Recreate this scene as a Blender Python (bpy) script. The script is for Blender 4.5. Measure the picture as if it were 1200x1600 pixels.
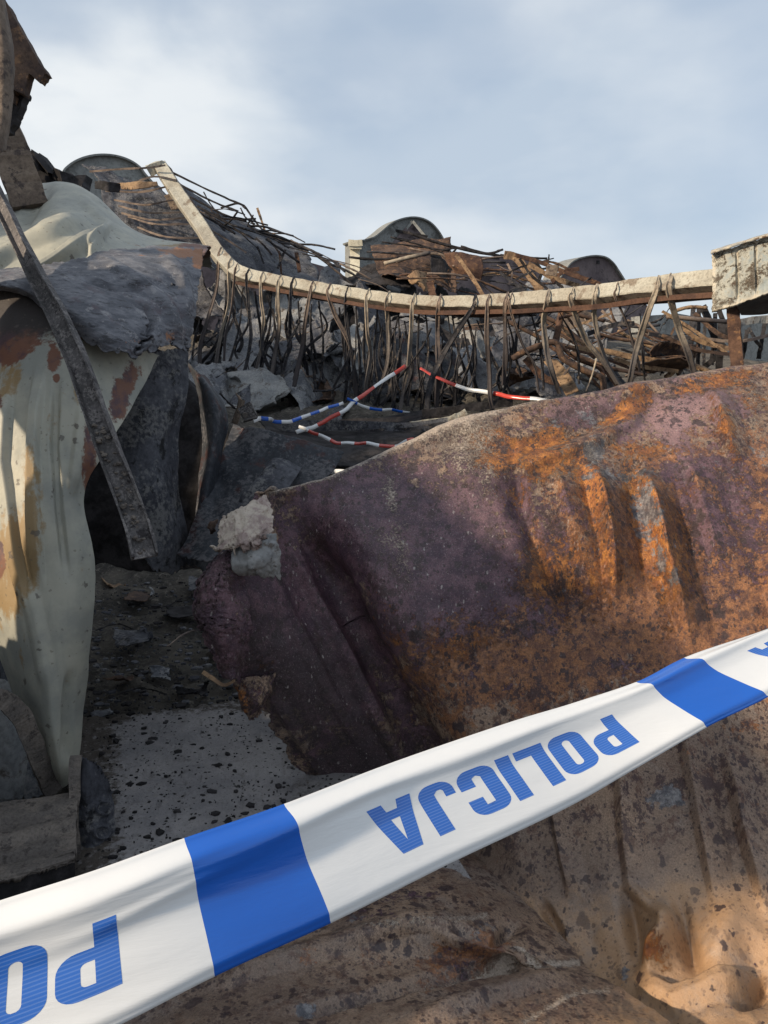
import bpy, bmesh, math, random
import numpy as np
from mathutils import Vector, Matrix

for o in list(bpy.data.objects):
    bpy.data.objects.remove(o, do_unlink=True)
random.seed(5)
scene = bpy.context.scene
COL = scene.collection

# ------------------------------------------------------------------ camera
H = 1.35
PITCH = math.radians(9.4)
FPX = 1204.0
cam = bpy.data.cameras.new("camera")
cam.sensor_fit = 'VERTICAL'
cam.sensor_height = 36.0
cam.lens = FPX / 1600 * 36.0
cam.clip_start = 0.02
cam.clip_end = 3000
camo = bpy.data.objects.new("camera", cam)
COL.objects.link(camo)
camo.location = (0, 0, H)
camo.rotation_euler = (math.pi / 2 - PITCH, 0, 0)
scene.camera = camo

# ------------------------------------------------------------------ light
SUN_AZ = math.radians(-118)     # from +Y (view direction), negative = left; beyond 90 = behind the viewer
SUN_EL = math.radians(24)
sdir = Vector((math.sin(SUN_AZ) * math.cos(SUN_EL), math.cos(SUN_AZ) * math.cos(SUN_EL), math.sin(SUN_EL)))
sl = bpy.data.lights.new("sun", 'SUN')
sl.energy = 4.6
sl.angle = math.radians(2.2)
sl.color = (1.0, 0.83, 0.62)
so = bpy.data.objects.new("sun", sl)
COL.objects.link(so)
so.rotation_euler = sdir.to_track_quat('Z', 'Y').to_euler()
so.location = (-6, -4, 8)

world = bpy.data.worlds.new("World")
scene.world = world
world.use_nodes = True
wt = world.node_tree
wt.nodes.clear()
def wn(t, **k):
    n = wt.nodes.new(t)
    for a, b in k.items():
        setattr(n, a, b)
    return n
wo = wn('ShaderNodeOutputWorld')
bg = wn('ShaderNodeBackground')
sky = wn('ShaderNodeTexSky')
sky.sky_type = 'NISHITA'
sky.sun_disc = False
sky.sun_elevation = SUN_EL
sky.sun_rotation = SUN_AZ
sky.air_density = 1.0
sky.dust_density = 1.5
tc = wn('ShaderNodeTexCoord')
mp = wn('ShaderNodeMapping')
mp.inputs['Scale'].default_value = (1.0, 1.0, 1.9)
mp.inputs['Location'].default_value = (3.37, 1.2, 0.4)
wt.links.new(tc.outputs['Generated'], mp.inputs['Vector'])
nz = wn('ShaderNodeTexNoise')
nz.inputs['Scale'].default_value = 3.0
nz.inputs['Detail'].default_value = 7
nz.inputs['Roughness'].default_value = 0.45
nz.inputs['Distortion'].default_value = 0.25
wt.links.new(mp.outputs[0], nz.inputs['Vector'])
cr = wn('ShaderNodeMapRange')
cr.interpolation_type = 'SMOOTHSTEP'
cr.inputs['From Min'].default_value = 0.39
cr.inputs['From Max'].default_value = 0.56
wt.links.new(nz.outputs['Fac'], cr.inputs['Value'])
# clouds thinner towards the right of the view
sep = wn('ShaderNodeSeparateXYZ')
wt.links.new(tc.outputs['Generated'], sep.inputs[0])
gx = wn('ShaderNodeMapRange')
gx.inputs['From Min'].default_value = -0.35
gx.inputs['From Max'].default_value = 0.45
gx.inputs['To Min'].default_value = 1.0
gx.inputs['To Max'].default_value = 0.25
wt.links.new(sep.outputs['X'], gx.inputs['Value'])
mu = wn('ShaderNodeMath', operation='MULTIPLY')
wt.links.new(cr.outputs[0], mu.inputs[0])
wt.links.new(gx.outputs[0], mu.inputs[1])
ad = wn('ShaderNodeMath', operation='MULTIPLY_ADD')
ad.inputs[1].default_value = 0.62
ad.inputs[2].default_value = 0.36
wt.links.new(mu.outputs[0], ad.inputs[0])
# cloud colour varies softly
nz2 = wn('ShaderNodeTexNoise')
nz2.inputs['Scale'].default_value = 3.4
nz2.inputs['Detail'].default_value = 5
mp2 = wn('ShaderNodeMapping')
mp2.inputs['Location'].default_value = (9.1, 4.2, 2.0)
mp2.inputs['Scale'].default_value = (1, 1, 2.2)
wt.links.new(tc.outputs['Generated'], mp2.inputs['Vector'])
wt.links.new(mp2.outputs[0], nz2.inputs['Vector'])
cc = wn('ShaderNodeValToRGB')
cc.color_ramp.elements[0].position = 0.35
cc.color_ramp.elements[0].color = (4.6, 5.3, 6.1, 1)
cc.color_ramp.elements[1].position = 0.62
cc.color_ramp.elements[1].color = (6.9, 7.2, 7.4, 1)
wt.links.new(nz2.outputs['Fac'], cc.inputs['Fac'])
mx = wn('ShaderNodeMix', data_type='RGBA')
wt.links.new(ad.outputs[0], mx.inputs['Factor'])
hz = wn('ShaderNodeMix', data_type='RGBA')
hz.inputs['Factor'].default_value = 0.6
hz.inputs['B'].default_value = (3.6, 4.5, 5.8, 1)
wt.links.new(sky.outputs[0], hz.inputs['A'])
wt.links.new(hz.outputs['Result'], mx.inputs['A'])
wt.links.new(cc.outputs[0], mx.inputs['B'])
wt.links.new(mx.outputs['Result'], bg.inputs['Color'])
bg.inputs['Strength'].default_value = 0.108
wt.links.new(bg.outputs[0], wo.inputs['Surface'])

scene.view_settings.view_transform = 'Standard'
scene.view_settings.look = 'None'
scene.view_settings.exposure = 0.22
scene.view_settings.gamma = 1.0

# ------------------------------------------------------------------ projection helpers
CP, SP = math.cos(PITCH), math.sin(PITCH)
def P(x, y, d):
    a = (np.asarray(x, float) - 600) / FPX
    b = (800 - np.asarray(y, float)) / FPX
    d = np.asarray(d, float)
    return np.stack([a * d, d * (CP + b * SP), H + d * (b * CP - SP)], -1)
def g(x, y, z=0.0):
    """depth at which the ray of this pixel reaches height z"""
    b = (800 - y) / FPX
    return (z - H) / (b * CP - SP)
def V(x, y, d):
    return Vector(P(x, y, d).tolist())

# ------------------------------------------------------------------ noise
def _hash(ix, iy, s):
    h = (ix.astype(np.int64) * 374761393 + iy.astype(np.int64) * 668265263 + s * 982451653) & 0xFFFFFFFF
    h = ((h ^ (h >> 13)) * 1274126177) & 0xFFFFFFFF
    h = (h ^ (h >> 16)) & 0xFFFFFFFF
    return h / 4294967295.0
def vnoise(x, y, s=0):
    x = np.asarray(x, float); y = np.asarray(y, float)
    ix = np.floor(x); iy = np.floor(y)
    fx = x - ix; fy = y - iy
    fx = fx * fx * (3 - 2 * fx); fy = fy * fy * (3 - 2 * fy)
    a = _hash(ix, iy, s); b = _hash(ix + 1, iy, s)
    c = _hash(ix, iy + 1, s); d = _hash(ix + 1, iy + 1, s)
    return (a * (1 - fx) + b * fx) * (1 - fy) + (c * (1 - fx) + d * fx) * fy
def fbm(x, y, octv=4, s=0, gain=0.5):
    t = 0; amp = 1; tot = 0
    for i in range(octv):
        t = t + amp * (vnoise(x * 2 ** i + 17.3 * i, y * 2 ** i - 9.1 * i, s + i) * 2 - 1)
        tot += amp; amp *= gain
    return t / tot
def ridged(x, y, octv=3, s=0):
    t = 0; amp = 1; tot = 0
    for i in range(octv):
        t = t + amp * (1 - np.abs(vnoise(x * 2 ** i + 7.7 * i, y * 2 ** i + 3.1 * i, s + i) * 2 - 1))
        tot += amp; amp *= 0.5
    return t / tot
def folds(x, y, n, s, scale):
    """piecewise linear creases, like bent sheet metal"""
    r = np.random.RandomState(s)
    t = np.zeros_like(np.asarray(x, float))
    for i in range(n):
        a = r.uniform(0, math.pi); c = r.uniform(-1, 1) * scale
        t = t + r.uniform(-1, 1) * np.abs(np.cos(a) * x + np.sin(a) * y - c)
    return t / max(1, n) ** 0.5
def sst(a, b, x):
    t = np.clip((x - a) / (b - a), 0, 1)
    return t * t * (3 - 2 * t)
def pdist(px, py, pts):
    best = np.full(px.shape, 1e9); side = np.zeros(px.shape)
    for (x0, y0), (x1, y1) in zip(pts[:-1], pts[1:]):
        dx, dy = x1 - x0, y1 - y0
        L2 = dx * dx + dy * dy
        t = np.clip(((px - x0) * dx + (py - y0) * dy) / L2, 0, 1)
        d = np.hypot(px - x0 - t * dx, py - y0 - t * dy)
        sgn = np.sign((px - x0) * dy - (py - y0) * dx)
        m = d < best
        best = np.where(m, d, best); side = np.where(m, sgn, side)
    return best, side
def ridge(px, py, pts, w, h, flat=0.35):
    """a pressed or buckled ridge that fades out at both ends"""
    L = [math.hypot(b[0] - a[0], b[1] - a[1]) for a, b in zip(pts[:-1], pts[1:])]
    tot = sum(L); acc = 0.0
    best = np.full(px.shape, 1e9); par = np.zeros(px.shape)
    for (x0, y0), (x1, y1), l in zip(pts[:-1], pts[1:], L):
        dx, dy = x1 - x0, y1 - y0
        t = np.clip(((px - x0) * dx + (py - y0) * dy) / (l * l), 0, 1)
        d = np.hypot(px - x0 - t * dx, py - y0 - t * dy)
        m = d < best
        best = np.where(m, d, best); par = np.where(m, (acc + t * l) / tot, par)
        acc += l
    env = sst(0, 0.22, par) * sst(1.0, 0.75, par)
    return h * env * (1 - sst(w * flat, w, best))
def step(px, py, pts, w, h):
    d, s = pdist(px, py, pts)
    return h * sst(-w, w, d * s)
def saw(px, py, pts, w, h):
    """a rib with a long flank on its left and a short one on its right, dying out at both ends"""
    d, s = pdist(px, py, pts)
    x = d * s
    if pts[-1][1] > pts[0][1]: x = -x * -1
    left = np.where(x > 0, 1 - x / w, 1 - (-x) / (w * 0.28))
    y0, y1 = pts[0][1], pts[-1][1]
    t = (py - y0) / (y1 - y0)
    env = sst(-0.12, 0.22, t) * sst(1.08, 0.65, t)
    return 2.6 * h * env * np.clip(left, 0, 1) ** 1.0
def gb(px, py, cx, cy, rx, ry, h=1.0, ang=0.0):
    a = math.radians(ang)
    x = (px - cx) * math.cos(a) + (py - cy) * math.sin(a)
    y = -(px - cx) * math.sin(a) + (py - cy) * math.cos(a)
    return h * np.exp(-(x / rx) ** 2 - (y / ry) ** 2)
def blobs(px, py, lst):
    t = np.zeros(px.shape)
    for b in lst:
        t = np.maximum(t, gb(px, py, *b))
    return t

# ------------------------------------------------------------------ objects
def tag(o, label=None, cat=None, group=None, kind=None):
    if label: o["label"] = label
    if cat: o["category"] = cat
    if group: o["group"] = group
    if kind: o["kind"] = kind
    return o
def empty(name, loc, label, cat, group=None):
    o = bpy.data.objects.new(name, None)
    o.empty_display_size = 0.1
    COL.objects.link(o)
    o.location = Vector(loc)
    tag(o, label, cat, group)
    return o
def link_mesh(name, verts, faces, mats, parent=None, mi=None, smooth=True, attrs=None, uv=None, rebase=True):
    """one mesh object; its origin sits at the bottom centre of its vertices"""
    verts = np.asarray(verts, float)
    if rebase:
        base = np.array([(verts[:, 0].min() + verts[:, 0].max()) / 2, (verts[:, 1].min() + verts[:, 1].max()) / 2, verts[:, 2].min()])
    else:
        base = np.zeros(3)
    me = bpy.data.meshes.new(name)
    faces = [tuple(int(i) for i in f) for f in faces] if not isinstance(faces, np.ndarray) else faces
    if isinstance(faces, np.ndarray):
        nv = len(verts); nf, k = faces.shape
        me.vertices.add(nv)
        me.vertices.foreach_set('co', (verts - base).astype(np.float32).ravel())
        me.loops.add(nf * k)
        me.loops.foreach_set('vertex_index', faces.astype(np.int32).ravel())
        me.polygons.add(nf)
        me.polygons.foreach_set('loop_start', (np.arange(nf) * k).astype(np.int32))
        me.update(calc_edges=True)
        me.validate()
    else:
        me.from_pydata((verts - base).tolist(), [], faces)
    if smooth:
        me.polygons.foreach_set('use_smooth', [True] * len(me.polygons))
    if not isinstance(mats, (list, tuple)): mats = [mats]
    for m in mats: me.materials.append(m)
    if mi is not None:
        me.polygons.foreach_set('material_index', np.asarray(mi, np.int32))
    if attrs:
        for k2, a in attrs.items():
            at = me.attributes.new(k2, 'FLOAT', 'POINT')
            at.data.foreach_set('value', np.asarray(a, np.float32).ravel())
    if uv is not None:
        ul = me.uv_layers.new(name='UVMap')
        li = np.zeros(len(me.loops), np.int32)
        me.loops.foreach_get('vertex_index', li)
        ul.data.foreach_set('uv', np.asarray(uv, np.float32)[li].ravel())
    o = bpy.data.objects.new(name, me)
    COL.objects.link(o)
    if parent is not None:
        o.parent = parent
        o.location = Vector(base.tolist()) - WLOC(parent)
    else:
        o.location = Vector(base.tolist())
    return o
def WLOC(o):
    v = Vector(o.location)
    while o.parent is not None:
        o = o.parent
        v = v + o.location
    return v

def crw(n, t):
    """Catmull-Rom weight matrix for n control points at parameters t in [0,n-1]"""
    M = np.zeros((len(t), n))
    i = np.clip(np.floor(t).astype(int), 0, n - 2)
    f = t - i
    w = [-.5 * f ** 3 + f ** 2 - .5 * f, 1.5 * f ** 3 - 2.5 * f ** 2 + 1, -1.5 * f ** 3 + 2 * f ** 2 + .5 * f, .5 * f ** 3 - .5 * f ** 2]
    r = np.arange(len(t))
    for k in range(4):
        j = i + k - 1
        lo = j < 0; hi = j > n - 1
        ok = ~(lo | hi)
        np.add.at(M, (r[ok], j[ok]), w[k][ok])
        if lo.any():
            np.add.at(M, (r[lo], np.zeros(lo.sum(), int)), 2 * w[k][lo])
            np.add.at(M, (r[lo], np.ones(lo.sum(), int)), -w[k][lo])
        if hi.any():
            np.add.at(M, (r[hi], np.full(hi.sum(), n - 1)), 2 * w[k][hi])
            np.add.at(M, (r[hi], np.full(hi.sum(), n - 2)), -w[k][hi])
    return M
def smooth_path(pts, n):
    pts = np.asarray(pts, float)
    return crw(len(pts), np.linspace(0, len(pts) - 1, n)) @ pts

def sheet(name, rows, nu, nv, mat, parent=None, thick=0.003, disp=None, masks=None,
          tear=(0, 0, 0, 0), tscale=6, crump=0.0, cscale=3.0, cn=8, rough=0.0, rscale=20.0, seed=1, world_in=False):
    """a bent sheet: control rows of (px, py, depth) -> smooth surface, then creases and torn edges"""
    A = np.asarray(rows, float)
    R, Cn, _ = A.shape
    W = A.copy() if world_in else P(A[..., 0], A[..., 1], A[..., 2])
    full = np.concatenate([W, A[..., :2]], -1)
    u = np.linspace(0, 1, nu); v = np.linspace(0, 1, nv)
    L, Rr, T, B = tear
    def jag(t, s):
        return np.abs(fbm(t * tscale, t * 0 + 3.3, 5, s, 0.62))
    # parameter domain with jagged limits
    ul = L * jag(v, seed + 11); ur = 1 - Rr * jag(v, seed + 22)
    vt = T * jag(u, seed + 33); vb = 1 - B * jag(u, seed + 44)
    U = ul[:, None] + (ur - ul)[:, None] * u[None, :]
    Vv = vt[None, :] + (vb - vt)[None, :] * v[:, None]
    # bicubic sample
    flatU = (U * (Cn - 1)).ravel(); flatV = (Vv * (R - 1)).ravel()
    MU = crw_sparse(Cn, flatU); MV = crw_sparse(R, flatV)
    pts = np.zeros((len(flatU), full.shape[2]))
    for (jv, wv) in MV:
        for (ju, wu) in MU:
            pts += (wv * wu)[:, None] * full[jv, ju]
    pts = pts.reshape(nv, nu, -1)
    X = pts[..., :3].copy(); px = pts[..., 3]; py = pts[..., 4]
    if world_in:
        px = X[..., 0]; py = X[..., 2]
    du = np.gradient(X, axis=1); dv = np.gradient(X, axis=0)
    N = np.cross(du, dv)
    N /= np.linalg.norm(N, axis=-1, keepdims=True) + 1e-12
    view = X - np.array([0, 0, H])
    sg = np.sign((N * view).sum(-1).mean())
    N = -N * (sg if sg != 0 else 1)
    s = np.cumsum(np.linalg.norm(du, axis=-1), axis=1); t = np.cumsum(np.linalg.norm(dv, axis=-1), axis=0)
    D = np.zeros(px.shape)
    if disp is not None: D = D + disp(px, py, s, t)
    if crump:
        ext = max(s.max(), t.max())
        D = D + crump * folds(s - s.mean() + .03 * fbm(s * 5, t * 5, 2, seed) , t - t.mean(), cn, seed, ext * 0.5) / ext * 2
        D = D + crump * 0.5 * fbm(s * cscale, t * cscale, 3, seed + 5)
    if rough:
        D = D + rough * fbm(s * rscale, t * rscale, 4, seed + 9)
    X = X + N * D[..., None]
    idx = np.arange(nu * nv).reshape(nv, nu)
    F = np.stack([idx[:-1, :-1], idx[:-1, 1:], idx[1:, 1:], idx[1:, :-1]], -1).reshape(-1, 4)
    if sg > 0: F = F[:, ::-1]
    at = {}
    if masks is not None:
        for k2, f in masks.items(): at[k2] = f(px, py).ravel()
    o = link_mesh(name, X.reshape(-1, 3), F, mat, parent, attrs=at, uv=np.stack([s.ravel(), t.ravel()], -1))
    if thick:
        md = o.modifiers.new('thickness', 'SOLIDIFY')
        md.thickness = thick
        md.offset = -1
    return o
def crw_sparse(n, t):
    i = np.clip(np.floor(t).astype(int), 0, n - 2)
    f = t - i
    w = [-.5 * f ** 3 + f ** 2 - .5 * f, 1.5 * f ** 3 - 2.5 * f ** 2 + 1, -1.5 * f ** 3 + 2 * f ** 2 + .5 * f, .5 * f ** 3 - .5 * f ** 2]
    # linear extrapolation for phantom points folded back on the two end points
    w0, w1, w2, w3 = [a.copy() for a in w]
    lo = i == 0; hi = i == n - 2
    w1[lo] += 2 * w0[lo]; w2[lo] -= w0[lo]; w0[lo] = 0
    w2[hi] += 2 * w3[hi]; w1[hi] -= w3[hi]; w3[hi] = 0
    return [(np.clip(i - 1, 0, n - 1), w0), (i, w1), (i + 1, w2), (np.clip(i + 2, 0, n - 1), w3)]

def sweep(name, profile, path, mat, parent=None, face=None, twist=0.0, jitter=0.0, scale=None, seed=0, closed=True, smooth=False, world=False):
    """profile: list of (side, front) in metres; path: world points; front looks at `face` (default: the camera)"""
    pts = np.asarray(path, float)
    n = len(pts); k = len(profile)
    tg = np.gradient(pts, axis=0); tg /= np.linalg.norm(tg, axis=1, keepdims=True) + 1e-12
    if face is None:
        f = np.array([0, 0, H]) - pts
    else:
        f = np.tile(np.asarray(face, float), (n, 1))
    f = f - tg * (f * tg).sum(1, keepdims=True)
    f /= np.linalg.norm(f, axis=1, keepdims=True) + 1e-12
    sd = np.cross(tg, f)
    r = np.random.RandomState(seed)
    tt = np.linspace(0, 1, n)
    tw = (twist if np.isscalar(twist) else np.interp(tt, np.linspace(0, 1, len(twist)), twist)) * np.ones(n)
    if jitter:
        tw = tw + 0.25 * fbm(tt * 6, tt * 0, 3, seed)
    c, s_ = np.cos(tw)[:, None], np.sin(tw)[:, None]
    sd2 = sd * c + f * s_; f2 = -sd * s_ + f * c
    sc = np.ones(n) if scale is None else np.interp(tt, np.linspace(0, 1, len(scale)), scale)
    vs = []
    for a, b in profile:
        q = pts + sd2 * (a * sc)[:, None] + f2 * (b * sc)[:, None]
        if jitter:
            q = q + jitter * np.stack([fbm(tt * 14 + 3 * a * 50, tt * 0 + j, 3, seed + j) for j in (1, 2, 3)], -1)
        vs.append(q)
    vs = np.stack(vs, 1).reshape(-1, 3)
    F = []
    kk = k if closed else k - 1
    for i in range(n - 1):
        for j in range(kk):
            j2 = (j + 1) % k
            F.append((i * k + j, i * k + j2, (i + 1) * k + j2, (i + 1) * k + j))
    if closed:
        F.append(tuple(range(k))[::-1]); F.append(tuple((n - 1) * k + j for j in range(k)))
    o = link_mesh(name, vs, F, mat, parent, smooth=smooth, attrs=dict(along=np.repeat(tt, k)))
    return o
def rect(w, t):
    return [(-w / 2, -t / 2), (w / 2, -t / 2), (w / 2, t / 2), (-w / 2, t / 2)]
def circ(r, n=7):
    return [(r * math.cos(2 * math.pi * i / n), r * math.sin(2 * math.pi * i / n)) for i in range(n)]
def pathp(pts, n=14):
    """pixel/depth control points -> smooth world path"""
    A = np.asarray(pts, float)
    return smooth_path(P(A[:, 0], A[:, 1], A[:, 2]), n)

YAW = math.tan(math.radians(31))
YB = (-math.sin(math.radians(31)), math.cos(math.radians(31)), 0)
def plate(name, outline, d, mat, parent=None, thick=0.02, jag=0.0, seed=0, bend=0.0, back=(0, 1, 0), sub=1, yaw=None):
    """an irregular plate from its outline (px, py[, depth]), with its own thickness"""
    pts = []
    n = len(outline)
    for i in range(n):
        a = np.asarray(outline[i], float); b = np.asarray(outline[(i + 1) % n], float)
        for k in range(sub):
            pts.append(a + (b - a) * k / sub)
    pts = np.array(pts)
    if pts.shape[1] == 2:
        pts = np.concatenate([pts, np.full((len(pts), 1), float(d))], 1)
    r = np.random.RandomState(seed)
    if jag: pts[:, :2] += r.uniform(-jag, jag, (len(pts), 2))
    if yaw is not None:
        a0 = (yaw - 600) / FPX; a1 = (pts[:, 0] - 600) / FPX
        pts[:, 2] = pts[:, 2] * (1 - a0 * YAW) / (1 - a1 * YAW)
        back = YB
    w = P(pts[:, 0], pts[:, 1], pts[:, 2])
    if bend: w[:, 1] += bend * r.uniform(-1, 1, len(w))
    bm = bmesh.new()
    vs = [bm.verts.new(p) for p in w]
    es = [bm.edges.new((vs[i], vs[(i + 1) % len(vs)])) for i in range(len(vs))]
    bmesh.ops.triangle_fill(bm, use_beauty=True, use_dissolve=False, edges=es)
    ex = bmesh.ops.extrude_face_region(bm, geom=bm.faces[:])
    nv = [e for e in ex['geom'] if isinstance(e, bmesh.types.BMVert)]
    bk = Vector(back).normalized() * thick
    for v_ in nv: v_.co += bk
    bmesh.ops.recalc_face_normals(bm, faces=bm.faces[:])
    bm.verts.index_update()
    V_ = np.array([v_.co[:] for v_ in bm.verts]); F_ = [tuple(x.index for x in f.verts) for f in bm.faces]
    bm.free()
    return link_mesh(name, V_, F_, mat, parent, smooth=False)

# ------------------------------------------------------------------ materials
class NT:
    def __init__(s, name):
        s.m = bpy.data.materials.new(name)
        s.m.use_nodes = True
        s.t = s.m.node_tree
        s.t.nodes.clear()
        s.out = s.n('ShaderNodeOutputMaterial')
        s.b = s.n('ShaderNodeBsdfPrincipled')
        s.l(s.b.outputs[0], s.out.inputs['Surface'])
        s.tc = s.n('ShaderNodeTexCoord')
    def n(s, t, **k):
        x = s.t.nodes.new(t)
        for a, b in k.items(): setattr(x, a, b)
        return x
    def l(s, a, b): s.t.links.new(a, b)
    def math(s, op, a, b=None, c=None):
        x = s.n('ShaderNodeMath', operation=op)
        for i, q in enumerate((a, b, c)):
            if q is None: continue
            if isinstance(q, (int, float)): x.inputs[i].default_value = q
            else: s.l(q, x.inputs[i])
        return x.outputs[0]
    def mapping(s, scale=(1, 1, 1), rot=(0, 0, 0), loc=(0, 0, 0), src='Object'):
        x = s.n('ShaderNodeMapping')
        x.inputs['Scale'].default_value = scale
        x.inputs['Rotation'].default_value = rot
        x.inputs['Location'].default_value = loc
        s.l(s.tc.outputs[src], x.inputs['Vector'])
        return x.outputs[0]
    def noise(s, scale, detail=6, rough=0.6, stretch=(1, 1, 1), dist=0.0, loc=(0, 0, 0), rot=(0, 0, 0), src='Object'):
        x = s.n('ShaderNodeTexNoise')
        x.inputs['Scale'].default_value = scale
        x.inputs['Detail'].default_value = detail
        x.inputs['Roughness'].default_value = rough
        x.inputs['Distortion'].default_value = dist
        s.l(s.mapping(stretch, rot, loc, src), x.inputs['Vector'])
        return x.outputs['Fac']
    def attr(s, name):
        x = s.n('ShaderNodeAttribute')
        x.attribute_name = name
        return x.outputs['Fac']
    def ramp(s, v, a, b):
        x = s.n('ShaderNodeMapRange')
        x.interpolation_type = 'SMOOTHSTEP'
        x.inputs['From Min'].default_value = a
        x.inputs['From Max'].default_value = b
        s.l(v, x.inputs['Value'])
        return x.outputs[0]
    def mix(s, f, a, b):
        x = s.n('ShaderNodeMix', data_type='RGBA')
        if isinstance(f, (int, float)): x.inputs['Factor'].default_value = f
        else: s.l(f, x.inputs['Factor'])
        for nm, q in (('A', a), ('B', b)):
            if isinstance(q, tuple): x.inputs[nm].default_value = (*q, 1)
            else: s.l(q, x.inputs[nm])
        return x.outputs['Result']
    def spots(s, scale, thr, soft=0.05, vary=0.35, loc=(0, 0, 0), stretch=(1, 1, 1), gate=None):
        """round scattered spots of varied size; 1 inside a spot"""
        x = s.n('ShaderNodeTexVoronoi')
        x.inputs['Scale'].default_value = scale
        nzv = s.n('ShaderNodeTexNoise')
        nzv.inputs['Scale'].default_value = scale * 2.2
        nzv.inputs['Detail'].default_value = 4
        mv = s.mapping(stretch, (0, 0, 0), loc)
        s.l(mv, nzv.inputs['Vector'])
        va = s.n('ShaderNodeVectorMath', operation='MULTIPLY_ADD')
        s.l(nzv.outputs['Color'], va.inputs[0])
        va.inputs[1].default_value = (0.9 / scale,) * 3
        s.l(mv, va.inputs[2])
        s.l(va.outputs[0], x.inputs['Vector'])
        sc = s.n('ShaderNodeSeparateColor')
        s.l(x.outputs['Color'], sc.inputs[0])
        r2 = s.math('POWER', sc.outputs[0], 2.5)
        rad = s.math('MULTIPLY_ADD', r2, vary, thr)
        if gate is not None: rad = s.math('MULTIPLY', rad, gate)
        df = s.math('SUBTRACT', rad, x.outputs['Distance'])
        return s.ramp(df, -soft, soft)
    def bump(s, h, strength=0.5, dist=0.01, prev=None):
        x = s.n('ShaderNodeBump')
        x.inputs['Strength'].default_value = strength
        x.inputs['Distance'].default_value = dist
        s.l(h, x.inputs['Height'])
        if prev is not None: s.l(prev, x.inputs['Normal'])
        return x.outputs[0]
    def done(s, col, rough=0.75, normal=None, metal=0.0, spec=0.4):
        if isinstance(col, tuple): s.b.inputs['Base Color'].default_value = (*col, 1)
        else: s.l(col, s.b.inputs['Base Color'])
        if isinstance(rough, (int, float)): s.b.inputs['Roughness'].default_value = rough
        else: s.l(rough, s.b.inputs['Roughness'])
        s.b.inputs['Metallic'].default_value = metal
        s.b.inputs['Specular IOR Level'].default_value = spec
        if normal is not None: s.l(normal, s.b.inputs['Normal'])
        return s.m

def burnt(name, base, c2, c3=None, scale=6.0, ash=None, fine=60.0, rough=0.8, bump=0.5, bd=0.006, thr=0.5, stretch=(1, 1, 1), spot=None, metal=0.0):
    n = NT(name)
    a = n.noise(scale, 8, 0.65, stretch)
    col = n.mix(n.ramp(a, thr - 0.08, thr + 0.08), base, c2)
    if c3:
        b = n.noise(scale * 2.3, 8, 0.7, stretch, loc=(3.1, 7.7, 1.9))
        col = n.mix(n.ramp(b, 0.54, 0.62), col, c3)
    if spot:
        col = n.mix(n.spots(scale * 5, 0.12), col, spot)
    f = n.noise(fine, 4, 0.7)
    if ash:
        c = n.noise(scale * 1.4, 6, 0.6, loc=(8, 2, 5))
        e = n.math('ADD', n.math('MULTIPLY', c, 0.6), n.math('MULTIPLY', f, 0.6))
        col = n.mix(n.math('MULTIPLY', n.ramp(e, 0.6, 0.72), 0.75), col, ash)
    dark = n.mix(n.ramp(f, 0.3, 0.6), (0.72, 0.72, 0.72), (1.12, 1.12, 1.12))
    mm = n.n('ShaderNodeMix', data_type='RGBA', blend_type='MULTIPLY')
    mm.inputs['Factor'].default_value = 1
    n.l(col, mm.inputs['A']); n.l(dark, mm.inputs['B'])
    h = n.math('ADD', n.math('MULTIPLY', a, 1.5), n.math('MULTIPLY', f, 0.5))
    return n.done(mm.outputs['Result'], rough, n.bump(h, bump, bd), metal, 0.18)

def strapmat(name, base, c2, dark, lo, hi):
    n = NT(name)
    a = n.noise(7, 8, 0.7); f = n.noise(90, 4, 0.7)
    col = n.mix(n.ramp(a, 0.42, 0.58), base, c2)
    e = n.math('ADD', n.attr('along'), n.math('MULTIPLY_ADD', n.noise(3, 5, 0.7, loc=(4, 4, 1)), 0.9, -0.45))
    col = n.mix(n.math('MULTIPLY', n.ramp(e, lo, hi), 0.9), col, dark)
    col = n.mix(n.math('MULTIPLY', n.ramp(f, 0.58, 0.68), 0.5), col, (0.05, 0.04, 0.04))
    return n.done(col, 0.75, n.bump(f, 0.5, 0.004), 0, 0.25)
M = {}
M['char'] = burnt('charred_black', (0.014, 0.013, 0.014), (0.035, 0.032, 0.034), scale=9, bump=0.8)
M['char_grey'] = burnt('charred_grey', (0.045, 0.046, 0.055), (0.09, 0.092, 0.105), (0.02, 0.02, 0.022), scale=5, ash=(0.16, 0.155, 0.15))
M['dark_sheet'] = burnt('dark_sheet_metal', (0.030, 0.033, 0.040), (0.055, 0.058, 0.066), (0.05, 0.028, 0.028), scale=4, ash=(0.11, 0.105, 0.11), rough=0.6)
M['grey_sheet'] = burnt('grey_sheet_metal', (0.11, 0.115, 0.13), (0.17, 0.175, 0.185), (0.05, 0.05, 0.055), scale=4, ash=(0.26, 0.25, 0.24), rough=0.65)
M['pale_sheet'] = burnt('pale_sheet_metal', (0.24, 0.24, 0.235), (0.17, 0.175, 0.18), (0.09, 0.075, 0.065), scale=4, rough=0.6)
M['brown'] = burnt('burnt_brown', (0.10, 0.065, 0.048), (0.055, 0.038, 0.033), (0.17, 0.10, 0.06), scale=8)
M['rust_brown'] = burnt('rust_brown', (0.105, 0.060, 0.042), (0.060, 0.036, 0.030), (0.18, 0.10, 0.055), scale=9)
M['tan_wood'] = burnt('scorched_tan', (0.30, 0.20, 0.12), (0.19, 0.125, 0.08), (0.09, 0.055, 0.035), scale=9, stretch=(1, 1, 1))
M['strap_pale'] = strapmat('strap_pale', (0.40, 0.34, 0.26), (0.25, 0.205, 0.16), (0.055, 0.05, 0.055), 0.35, 0.85)
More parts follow.
